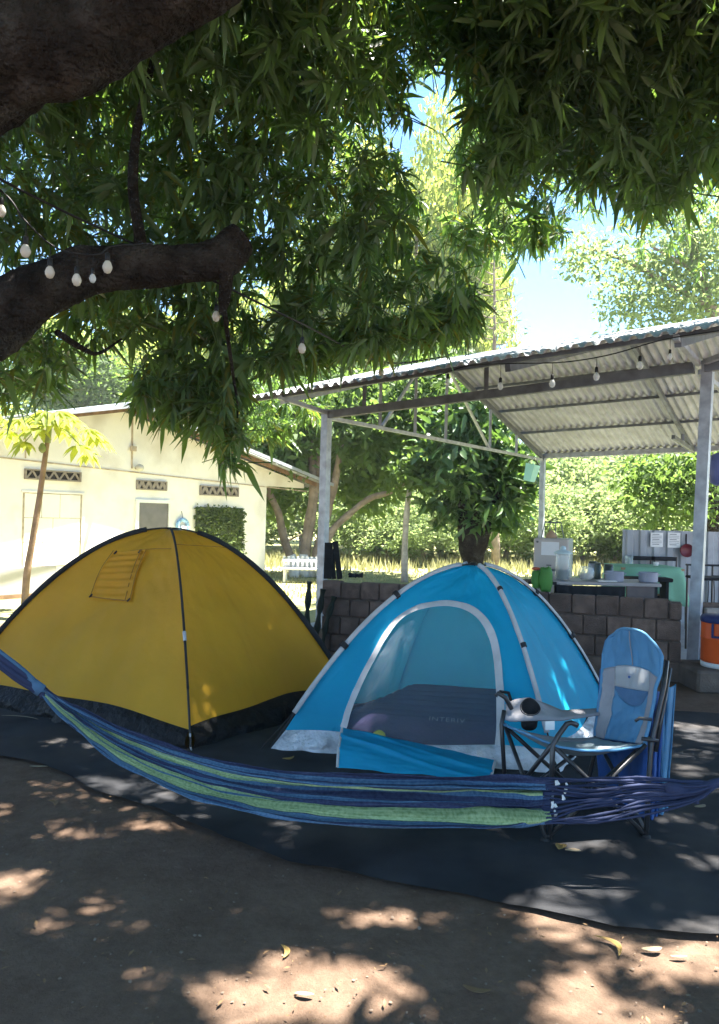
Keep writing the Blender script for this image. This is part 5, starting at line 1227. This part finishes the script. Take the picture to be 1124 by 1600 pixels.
# ================================================================== hammock
def hcloth():
    TOP = [(58, 1069), (90, 1088), (140, 1115), (200, 1141), (280, 1170), (360, 1193), (450, 1207), (560, 1213), (700, 1216), (800, 1217), (862, 1217)]
    BOT = [(62, 1082), (90, 1117), (140, 1163), (200, 1204), (280, 1243), (360, 1268), (450, 1285), (560, 1295), (700, 1298), (800, 1297), (862, 1291)]
    n = len(TOP); yt = np.interp(np.linspace(0, 1, n), [0, .5, 1], [3.46, 3.45, 3.32]); yb = np.interp(np.linspace(0, 1, n), [0, .15, .5, 1], [3.44, 3.32, 3.1, 3.16])
    A = smooth_path([at(x, y, d) for (x, y), d in zip(TOP, yt)], 200); B = smooth_path([at(x, y, d) for (x, y), d in zip(BOT, yb)], 200)
    return A, B
HA, HB = hcloth()
STR = [(0, 'n'), (.09, 'b'), (.13, 'n'), (.15, 'b'), (.25, 'n'), (.265, 'g'), (.30, 'b'), (.31, 'g'), (.40, 'b'), (.43, 'n'), (.53, 'b'), (.58, 'n'), (.66, 'g'), (.71, 'b'), (.722, 'g'), (.83, 'n'), (.845, 'b'), (.91, 'n'), (.945, 'b'), (1.01, 'b')]
def hfn(u, v):
    k = min(int(u * 200), 199); t = u * 200 - k; a = lerp(HA[k], HA[k + 1], t); b = lerp(HB[k], HB[k + 1], t)
    w = min(1, u * 7) * min(1, (1 - u) * 9 + .45); r = max(0, (u - .45) / .55)
    vv = v + .05 * math.sin(v * math.pi) * math.sin(2.2 * u * math.pi) * w
    q = lerp(a, b, vv); up_ = np.array([0, -.55, .84])
    dep = .085 * math.sin(math.pi * v) * w                                    # belly away from the viewer (we look in)
    fold = (.024 * math.sin(v * 19 + 2.6 * u + 1.2 * math.sin(u * 6)) + .012 * math.sin(v * 41 - 3 * u) + .02 * fbm((u * 5, v * 7, 2), 1, 2)) * w * (.55 + r)
    q = q + np.array([0, dep + fold, -.25 * dep]) + DZ * (.010 * r * math.sin(v * 34 + 1.0) * w)
    return q + DZ * (.008 * fbm((u * 11, v * 7, 0), 1, 3) + .006 * math.sin(u * 37 + 4 * math.sin(v * 9)) * (v > .97 or v < .03))
ham = thing('hammock', (lerp(HA[100], HB[100], .5)) * [1, 1, 0], 'striped hammock in navy, blue and lime green slung low across both tents', 'hammock')
HM = {}
def hmat(nm, c1, c2):
    m = bpy.data.materials.new(nm); m.use_nodes = True; N = m.node_tree.nodes; L = m.node_tree.links; p = N['Principled BSDF']
    uvn = N.new('ShaderNodeAttribute'); uvn.attribute_name = 'weave'
    mp = N.new('ShaderNodeMapping'); mp.inputs['Scale'].default_value = (90, 40, 1); L.new(uvn.outputs['Vector'], mp.inputs[0])
    nz = N.new('ShaderNodeTexNoise'); nz.inputs['Scale'].default_value = 1.0; nz.inputs['Detail'].default_value = 3; L.new(mp.outputs[0], nz.inputs['Vector'])
    mp2 = N.new('ShaderNodeMapping'); mp2.inputs['Scale'].default_value = (2.5, 75, 1); L.new(uvn.outputs['Vector'], mp2.inputs[0])
    n2 = N.new('ShaderNodeTexNoise'); n2.inputs['Scale'].default_value = 1.0; L.new(mp2.outputs[0], n2.inputs['Vector'])
    av = N.new('ShaderNodeMath'); av.operation = 'ADD'; L.new(nz.outputs['Fac'], av.inputs[0]); L.new(n2.outputs['Fac'], av.inputs[1])
    mr = N.new('ShaderNodeMapRange'); mr.inputs[1].default_value = .75; mr.inputs[2].default_value = 1.25; L.new(av.outputs[0], mr.inputs[0])
    x = N.new('ShaderNodeMix'); x.data_type = 'RGBA'; x.inputs[6].default_value = c1 + (1,); x.inputs[7].default_value = c2 + (1,); L.new(mr.outputs[0], x.inputs[0]); L.new(x.outputs[2], p.inputs['Base Color'])
    p.inputs['Roughness'].default_value = .95; p.inputs['Specular IOR Level'].default_value = .1
    b = N.new('ShaderNodeBump'); b.inputs['Strength'].default_value = .5; b.inputs['Distance'].default_value = .003; L.new(nz.outputs['Fac'], b.inputs['Height']); L.new(b.outputs[0], p.inputs['Normal'])
    return m
HM = {'n': hmat('navy_weave', (.018, .022, .055), (.05, .062, .115)), 'b': hmat('blue_weave', (.035, .085, .17), (.11, .19, .29)), 'g': hmat('lime_weave', (.17, .25, .10), (.40, .48, .26))}
NU, NV = 260, 120
m = MB(); m.grid(hfn, NU, NV); cl = part('cloth', m, [HM['n'], HM['b'], HM['g']], ham, smooth=True, solid=.003)
me = cl.data; at_ = me.attributes.new('weave', 'FLOAT_VECTOR', 'POINT')
wv = [(i / NU * 2.2, j / NV, 0) for j in range(NV + 1) for i in range(NU + 1)]; at_.data.foreach_set('vector', np.array(wv, np.float32).ravel())
mi = []
for j in range(NV):
    v = (j + .5) / NV; s = [c for a, c in STR if v >= a][-1]; s = {'n': 0, 'b': 1, 'g': 2}[s]
    mi += [s] * NU
me.polygons.foreach_set('material_index', np.array(mi, np.int32))
# cords at the right end
knotp = at(1085, 1236, 3.2); r_ = np.random.default_rng(6)
for k in range(30):
    v = ((k % 15) + .3 + .5 * (k // 15)) / 15; a = hfn(1.0, v); a2 = hfn(.985, v); e = knotp + DZ * (.035 - .07 * v) + np.array([-.02, .02 * r_.normal(), 0])
    c1 = lerp(a, e, .3) + DZ * (-.008 + .016 * r_.normal()) + [0, .03 * r_.normal(), 0]; c2 = lerp(a, e, .65) + DZ * (.012 * r_.normal())
    m = MB(); m.tube(smooth_path([a2, a, c1, c2, e, lerp(e, at(1130, 1222, 3.18), .8)], 22), [.0045] * 3 + [.0052 + .001 * math.sin(i * 2.1) for i in range(20)], 6); part('cord', m, HM['n'], ham, smooth=True)
    me_ = None
for k in range(11):
    v = r_.uniform(.05, .75); a = hfn(1.0, v) + np.array([.01 + .07 * r_.random() ** 2, -.012, .01 * r_.normal()]); m = MB(); m.tube([a - DZ * .016, a + [.006, 0, 0], a + DZ * .014], [.004, .008, .004], 6); part('knot', m, MT['knot'], ham)
m = MB(); tieR = np.array([3.86, 3.42, .62]); m.tube(smooth_path([knotp + [-.12, 0, .01], knotp + [.02, 0, .0], at(1126, 1222, 3.19), at(1240, 1205, 3.25), tieR], 24), [.018, .024, .023, .022, .022, .022, .021] + [.02] * 18, 10, wob=.25); part('rope', m, HM['n'], ham, smooth=True)
m = MB(); m.tube([TR + np.array([math.cos(q) * .375, math.sin(q) * .375 + .02, .64 + .01 * math.sin(q * 3)]) for q in np.linspace(0, 6.283, 30)], .02, 8); part('sling', m, HM['n'], ham, smooth=True)
m = MB(); q = at(1088, 1242, 3.19); m.tube([q, q - DZ * .035], .012, 6); part('loose_end', m, HM['n'], ham)
# gathered cords at the left end, up to the trunk
tieL = np.array([-3.42, 4.2, 1.42])
for k in range(9):
    v = (k + .5) / 9; a = hfn(0.0, v); o_ = np.array([0, .02 * math.cos(k * 2.4), .028 * math.sin(k * 2.4)])
    m = MB(); m.tube(smooth_path([hfn(.02, v), a + o_ * .3, at(30, 1053, 3.42) + o_, at(0, 1030, 3.42) + o_, at(-120, 940, 3.5) + o_, lerp(at(-120, 940, 3.5), tieL, .6) + o_ * .6, tieL], 26), .0125, 6); part('cord', m, HM['n'] if k % 3 else HM['b'], ham, smooth=True)
m = MB(); m.tube([np.array([TB[0] + .08, TB[1] - .03, 1.42]) + np.array([math.cos(q) * .42, math.sin(q) * .42, .02 * math.sin(q * 2)]) for q in np.linspace(0, 6.283, 30)], .02, 8); part('sling', m, HM['n'], ham, smooth=True)
m = MB(); q0 = hfn(.0, .5); d = nrm(at(20, 1045, 3.43) - q0); m.tube([q0 - d * .02, q0 + d * .05], [.027, .025], 10, wob=.2); part('whipping', m, HM['b'], ham, smooth=True)

# ================================================================== camp chair
CH = thing('camp_chair', np.array([1.12, 3.85, 0.0]), 'blue and grey folding camp chair with a cup holder, right of the blue tent', 'chair')
SFn, SFf = at(864, 1164, 3.58), at(787, 1132, 4.02); SBn, SBf = at(1008, 1163, 3.70), at(930, 1152, 4.16)
BTn, BTf = at(1036, 1026, 3.84), at(946, 1010, 4.30); BTm = at(989, 984, 4.08)
def seat(u, v):       # u far->near, v front->back
    q = lerp(lerp(SFf, SFn, u), lerp(SBf, SBn, u), v); s = math.sin(math.pi * v) ** .8 * (.35 + .65 * math.sin(math.pi * u))
    return q - DZ * .085 * s + DZ * (.003 * fbm((u * 8, v * 8, 0), 1, 3))
def back(u, v):       # u far->near, v bottom->top
    a = lerp(SBf, BTf, v); b = lerp(SBn, BTn, v); q = lerp(a, b, u); n = nrm(np.cross(SBn - SBf, BTf - SBf)); n = n if n[0] < 0 else -n
    e = 4 * u * (1 - u); bul = max(0, (v - .55) / .45)
    top = (BTm - (BTn + BTf) / 2) * (1 - abs(2 * u - 1) ** 2.6) * max(0, (v - .6) / .4) ** 1.2
    return q + top - n * (.055 * e * math.sin(math.pi * min(1, v * .9 + .1))) + n * (.012 * bul * math.sin(math.pi * u)) + n * (.009 * fbm((u * 7, v * 7, 3), 1, 3) + .011 * math.sin(u * 26 + 5 * fbm((u * 2, v * 3, 1), 1)) * max(0, v - .45))
def sub(fn, u0, u1, v0, v1, nu=24, nv=24):
    mb = MB(); f0 = v0 if callable(v0) else (lambda u: v0); f1 = v1 if callable(v1) else (lambda u: v1)
    mb.grid(lambda u, v: fn(u0 + (u1 - u0) * u, f0(u0 + (u1 - u0) * u) + (f1(u0 + (u1 - u0) * u) - f0(u0 + (u1 - u0) * u)) * v), nu, nv); return mb
part('seat', sub(seat, .1, .9, 0, .98, 30, 30), MT['chairpale'], CH, smooth=True, solid=.004)
for u0, u1 in ((0, .1), (.9, 1)): part('seat_border', sub(seat, u0, u1, 0, 1, 4, 30), MT['chairgrey'], CH, smooth=True, solid=.006)
hv = lambda u: .74 + .02 * math.cos((u - .5) * 3)
part('headrest', sub(back, 0, 1, hv, 1, 40, 20), MT['chairblue'], CH, smooth=True, solid=.008)
for u0, u1 in ((0, .18), (.80, 1)): part('back_border', sub(back, u0, u1, 0, hv, 8, 30), MT['chairgrey'], CH, smooth=True, solid=.006)
pv = lambda u: .40 + .16 * abs((u - .49) / .31) ** 2.2
part('back_pocket', sub(back, .18, .80, pv, lambda u: max(pv(u) + .002, .585), 24, 8), M('pocket_mesh', (.06, .13, .24), .8, var=.15, bump=.3, bscale=200), CH, smooth=True, solid=.004)
part('mesh_panel', sub(back, .18, .80, lambda u: max(pv(u) + .002, .585), hv, 24, 8), MT['chairmesh'], CH, smooth=True, solid=.003)
part('backrest', sub(back, .18, .80, .0, pv, 24, 22), MT['chairblue'], CH, smooth=True, solid=.004)
m = MB(); m.tube([back(.5, v) + np.array([-.012, -.006, 0]) for v in np.linspace(.77, .99, 12)], .003, 5); part('seam', m, MT['chairgrey'], CH, smooth=True)
edge = [back(0, v) for v in np.linspace(0, 1, 12)] + [back(u, 1) for u in np.linspace(.05, .95, 14)] + [back(1, v) for v in np.linspace(1, 0, 12)]
m = MB(); m.tube(edge, .009, 6); part('piping', m, MT['chairblue'], CH, smooth=True)
m = MB(); m.tube([seat(u, 0) for u in np.linspace(0, 1, 12)] + [seat(1, v) for v in np.linspace(.05, 1, 16)], .007, 6); part('piping', m, MT['chairblue'], CH, smooth=True)
def tubep(pts, r=.011, mat='tubeblk', name='tube'):
    m = MB(); m.tube(pts, r, 8); return part(name, m, MT[mat], CH, smooth=True)
Fn, Ff, Rn, Rf = gnd(852, 1316), np.array([.80, 4.0, 0]), gnd(1010, 1312), np.array([1.24, 4.12, 0])
for q in (Fn, Ff, Rn, Rf):
    m = MB(); m.lathe(q - DZ * .003, [(.02, 0), (.024, .006), (.02, .022), (.013, .028)], 10); part('foot', m, MT['blackfab'], CH, smooth=True)
o_ = DZ * .018
for a, b in ((Fn, SBn), (Rn, SFn), (Ff, SBf), (Rf, SFf), (Fn, SFf), (Ff, SFn), (Rn, SBf), (Rf, SBn)): 
    off = nrm(np.cross(b - a, (0, 0, 1))) * .006; tubep([a + o_ + off, b + off], name='leg')
tubep([Rn + o_, lerp(Rn, SBn, .5) + [.012, 0, .02], SBn + [.03, .0, 0], lerp(BTn, SBn, .35) + [.035, 0, 0], BTn + [.02, 0, -.02]], .012, name='back_post'); tubep([SBn + [.06, .02, -.04], BTn + [.045, .02, -.06]], .011, name='back_post')
tubep([Rf + o_, SBf + [.02, 0, 0], BTf + [.015, 0, -.02]], .012, name='back_post')
ARf, ARb = at(783, 1110, 4.06), at(935, 1112, 4.22)
tubep([Ff + o_, SFf + [-.01, 0, 0], at(788, 1110, 4.05)], .012, name='front_post'); tubep([at(800, 1108, 4.05), at(790, 1090, 4.05), at(778, 1083, 4.05), at(775, 1088, 4.05)], .012, name='arm_bracket')
tubep([Fn + [.02, 0, .018], SFn, at(872, 1150, 3.6), at(886, 1131, 3.6), at(893, 1129, 3.6), at(903, 1134, 3.6)], .0125, name='front_post')
tubep([SBn + [.03, 0, .12], SBn + [-.03, 0, .125], SBn + [-.05, 0, .11]], .008, name='hinge'); tubep([SBn + [-.02, -.01, .03], SBn + [.06, -.01, .02]], .01, name='hinge')
# far armrest with its cup holder
def arm(u, v):
    px = 790 + 147 * u; yc = np.interp(u, [0, .1, .25, .4, .6, 1], [1113, 1110, 1108, 1112, 1118, 1112]); h = np.interp(u, [0, .08, .25, .42, .6, 1], [22, 34, 36, 26, 14, 8])
    q = at(px, yc + (v - .5) * h, 4.06 + .16 * u - .10 * (v - .5)); return q
hole = [(.262 + .098 * math.cos(a), .40 + .36 * math.sin(a)) for a in np.linspace(0, 6.283, 25)[:-1]]
pts = [Vector(p) for p in [(k / 20, 0) for k in range(21)] + [(1, .5)] + [(1 - k / 20, 1) for k in range(21)] + [(0, .5)]]; nr = len(pts); pts += [Vector(h) for h in hole]
ed = [(k, (k + 1) % nr) for k in range(nr)] + [(nr + k, nr + (k + 1) % 24) for k in range(24)]
for a in np.linspace(.05, .95, 19):
    for b in (.25, .5, .75): pts.append(Vector((a, b)))
vo, _, fo, *_x = delaunay_2d_cdt(pts, ed, [], 0, 1e-6); m = MB()
for v in vo: m.vert(arm(v.x, v.y))
for f in fo:
    c = (sum(vo[k].x for k in f) / 3, sum(vo[k].y for k in f) / 3)
    if not in_poly(*c, hole): m.face(*f)
ar = part('armrest', m, MT['chairgrey'], CH, smooth=True, solid=.012)
HP = [arm(*h) for h in hole]; cc = sum(HP) / 24; m = MB(); rings = []
for s, dz in ((1.08, .004), (1.0, 0), (.92, -.05), (.86, -.09)): rings.append([m.vert(cc + (p - cc) * s + np.array([0, .012 * (1 - s) * 8, dz])) for p in HP])
for a, b in zip(rings[:-1], rings[1:]):
    for k in range(24): m.face(a[k], a[(k + 1) % 24], b[(k + 1) % 24], b[k])
m.face(*rings[-1]); part('cup_holder', m, MT['blackfab'], ar, smooth=True, solid=.004)
m = MB(); q = at(860, 1134, 3.98); m.grid(lambda u, v: q + np.array([.05 * (u - .5), .01 * u, .045 * (.5 - v)]), 3, 3); part('care_tag', m, MT['white'], CH, solid=.002)
# royal blue carry cloth hanging behind the chair
def drape(x0t, x1t, x0b, x1b, yt, yb, d0, d1, f=3):
    def fn(u, v):
        x = (x0t + (x1t - x0t) * u) * (1 - v) + (x0b + (x1b - x0b) * u) * v; y = yt + (yb - yt) * v
        return at(x, y + 6 * math.sin(u * 3) * (1 - v), d0 + (d1 - d0) * u + .02 * math.sin(u * f * 3.1 + v * 2) + .012 * fbm((u * 4, v * 5, x0t), 1, 3))
    return fn
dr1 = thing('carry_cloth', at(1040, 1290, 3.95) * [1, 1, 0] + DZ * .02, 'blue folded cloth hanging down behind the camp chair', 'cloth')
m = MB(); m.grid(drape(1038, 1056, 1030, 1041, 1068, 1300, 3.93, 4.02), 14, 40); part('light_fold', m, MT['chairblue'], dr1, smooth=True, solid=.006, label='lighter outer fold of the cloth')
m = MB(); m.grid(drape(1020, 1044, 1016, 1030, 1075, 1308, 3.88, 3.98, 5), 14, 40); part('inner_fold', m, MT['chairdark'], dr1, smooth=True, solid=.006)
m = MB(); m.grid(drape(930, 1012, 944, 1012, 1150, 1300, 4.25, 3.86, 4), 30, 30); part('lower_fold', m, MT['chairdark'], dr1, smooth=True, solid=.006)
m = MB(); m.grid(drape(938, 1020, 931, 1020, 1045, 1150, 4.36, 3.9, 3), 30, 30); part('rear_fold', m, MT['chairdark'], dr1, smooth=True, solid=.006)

# ================================================================== string lights
def catenary(pts, n=40, sag=.05):
    P = smooth_path(pts, n); return P
def bulb_at(parent, p, scale=1.0, mat='bulb', lit=False, drop=.05):
    m = MB(); m.tube([p, p - DZ * drop], .003 * scale, 5); m.lathe(p - DZ * (drop + .045 * scale), [(.008 * scale, .05 * scale), (.016 * scale, .045 * scale), (.018 * scale, 0), (.014 * scale, -.008 * scale)][::-1], 10); s = part('socket', m, MT['cable'], parent, smooth=True)
    q = p - DZ * (drop + .05 * scale); m = MB(); m.lathe(q, [(.002, -.085 * scale), (.02 * scale, -.078 * scale), (.031 * scale, -.055 * scale), (.033 * scale, -.04 * scale), (.024 * scale, -.015 * scale), (.014 * scale, .0)], 14); part('bulb', m, MT[mat], s, smooth=True)
def string(label, pts, bulbs, r=.006, mat='bulb', scale=1.0):
    P = smooth_path(pts, 60); t = thing('string_lights', P[30], label, 'string lights')
    m = MB(); m.tube(P, r, 5); part('cable', m, MT['cable'], t, smooth=True)
    for px, py, mt, sc_ in bulbs:
        # hang from the nearest point of the cable in x
        k = int(np.argmin([abs(proj(p)[0] - px) for p in P])); p = P[k]; tgt = at(px, py, p[1]); drop = max(.02, p[2] - tgt[2] - .095 * sc_); bulb_at(t, np.array([tgt[0], p[1], p[2]]), sc_ * .82, mt, drop=drop)
    return t
string('long string of round bulbs crossing the mango canopy to the shelter roof', [at(-140, 205, 4.0), at(0, 280, 4.2), at(120, 340, 4.5), at(240, 395, 4.9), at(330, 437, 5.0), at(470, 505, 5.4), at(600, 566, 7.6), at(700, 557, 8.3)],
       [(338, 499, 'bulb', 1.0), (472, 549, 'bulb', 1.05), (596, 582, 'bulb', 1.1)], .008)
string('short loop of frosted bulbs hanging in front of the lower mango limb', [at(-120, 230, 3.9), at(0, 297, 4.0), at(40, 345, 4.05), at(90, 388, 4.1), at(150, 398, 4.15), at(175, 385, 4.2), at(240, 380, 4.3)],
       [(2, 335, 'bulb', .9), (40, 398, 'bulb', 1.0), (78, 431, 'bulb', .95), (120, 443, 'bulb', .95), (145, 439, 'clear', .7), (168, 423, 'bulb', 1.0)], .005)
string('string of clear bulbs looped along the front beam of the metal shelter', [at(672, 592, 8.2), at(730, 572, 7.9), at(800, 568, 7.5), at(880, 566, 7.2), at(950, 555, 6.9), at(1010, 538, 6.75), at(1050, 528, 6.7), at(1135, 515, 6.5)],
       [(700, 600, 'clear', 1.1), (782, 607, 'clear', 1.1), (863, 603, 'clear', 1.1), (932, 592, 'clear', 1.1), (1000, 575, 'clear', 1.1), (1047, 560, 'clear', .8)], .006)

# ================================================================== fallen leaves and litter
def fallen(px, py, L, w, yaw, curl, mat, label):
    c = gnd(px, py, .012 if (px, py) in ((877, 1325), (896, 1331), (453, 1187), (1097, 1262), (36, 1120)) else -.006); d = np.array([math.cos(yaw), math.sin(yaw), 0]); s = np.array([-d[1], d[0], 0]); m = MB()
    def fn(u, v): x = (u - .5) * L; k = w * math.sin(math.pi * min(1, .04 + u * .95)) ** .7; return c + d * x + s * ((v - .5) * k + curl * (u - .5) ** 2 * L * 1.5) + DZ * (.003 + abs(v - .5) * k * .5 + .010 * abs(curl) * (2 * u - 1) ** 2 * (1 if u > .5 else .3))
    m.grid(fn, 12, 4); solo('fallen_leaf', m, MT[mat], c, label, 'leaf', 'fallen leaves on the dirt and mat', smooth=True, solid=.0015)
fallen(962, 1477, .125, .026, 2.0, .9, 'dry1', 'long curled yellow-brown leaf on the dirt near the mat edge, lower right')
fallen(1021, 1487, .075, .028, .1, .4, 'dry2', 'pale flat leaf just right of the long curled leaf')
fallen(1062, 1497, .06, .014, .0, .2, 'dry2', 'thin pale sliver of leaf at the far lower right')
fallen(877, 1325, .055, .05, 1.2, .3, 'dry1', 'small round yellow leaf by the front foot of the camp chair')
fallen(896, 1331, .07, .03, -.1, .2, 'dry2', 'grey flat leaf beside the small round yellow leaf by the chair foot')
fallen(449, 1488, .075, .02, 1.8, .6, 'dry1', 'narrow yellow leaf standing on edge on the dirt, lower centre')
fallen(476, 1556, .06, .018, -.1, .2, 'dry2', 'tiny pale leaf in the big patch of sun at the bottom')
fallen(744, 1551, .09, .025, -.3, .5, 'dry3', 'brown curled leaf on the dirt at the bottom centre right')
fallen(453, 1187, .075, .03, .5, .8, 'dry1', 'yellow curled leaf on the mat before the grey hem of the blue tent')
fallen(1097, 1262, .07, .03, .4, .5, 'dry2', 'pale leaf on the mat at the right edge')
fallen(62, 1199, .12, .018, .1, .3, 'dry2', 'long pale leaf on the mat edge at the far left')
fallen(86, 1255, .08, .03, 2.4, .6, 'dry3', 'brown crumpled leaf on the dirt at the left')
fallen(36, 1120, .3, .006, 2.9, .3, 'dry2', 'thin pale twig on the mat before the yellow tent')
r_ = np.random.default_rng(31); V_, T_ = [], []
pp = []
for _ in range(350):
    x, y = r_.uniform(-50, 1170), r_.uniform(1180, 1640); pp.append(gnd(x, y, .002))
pp = np.array(pp)
tem = []
for k in range(4):
    a = r_.uniform(0, 6.28); L = .007 + .003 * k; V = np.array([[-L, 0, .001], [0, -.3 * L, .003], [L, 0, .001], [0, .3 * L, .002]]); tem.append((V, np.array([(0, 1, 2), (0, 2, 3)])))
V, T = scatter(tem, pp, 3, .4, 1.3, .15); o = link('leaf_litter', np_mesh('leaf_litter', V, T), MT['dry3']); o['kind'] = 'stuff'; o['label'] = 'scattered crumbs of dry leaf on the dirt'; o['category'] = 'litter'

tem = []
for k in range(3):
    V = np.array([[1, 0, .2], [.3, .9, .15], [-.8, .5, .25], [-.7, -.6, .2], [.4, -.8, .15], [.05, .05, .75]]) * [.006, .006, .005] * (1 + .25 * r_.normal(0, 1, (6, 1))); tem.append((V, np.array([(0, 1, 5), (1, 2, 5), (2, 3, 5), (3, 4, 5), (4, 0, 5)])))
pp = np.array([gnd(r_.uniform(-60, 1180), 1230 + 400 * r_.random() ** 1.2, -.008) for _ in range(420)])
V, T = scatter(tem, pp, 9, .3, 1.4, .2); o = link('pebbles', np_mesh('pebbles', V, T), MT['pebble']); o['kind'] = 'stuff'; o['label'] = 'small clods and pebbles in the packed dirt'; o['category'] = 'gravel'
# ================================================================== air
hz = bpy.data.materials.new('glare_haze'); hz.use_nodes = True; N = hz.node_tree.nodes; N.remove(N['Principled BSDF'])
pv_ = N.new('ShaderNodeVolumePrincipled'); pv_.inputs['Color'].default_value = (.95, .97, 1, 1); pv_.inputs['Density'].default_value = .0011  # thin volume added to wash out the distance like lens glare
hz.node_tree.links.new(pv_.outputs[0], N['Material Output'].inputs['Volume'])
m = MB(); m.box((0, 0, 13.5), (1300, 1300, 29)); o = part('haze', m, hz, None); o['kind'] = 'stuff'; o['label'] = 'thin haze added to pale the distance like glare'; o['category'] = 'haze'
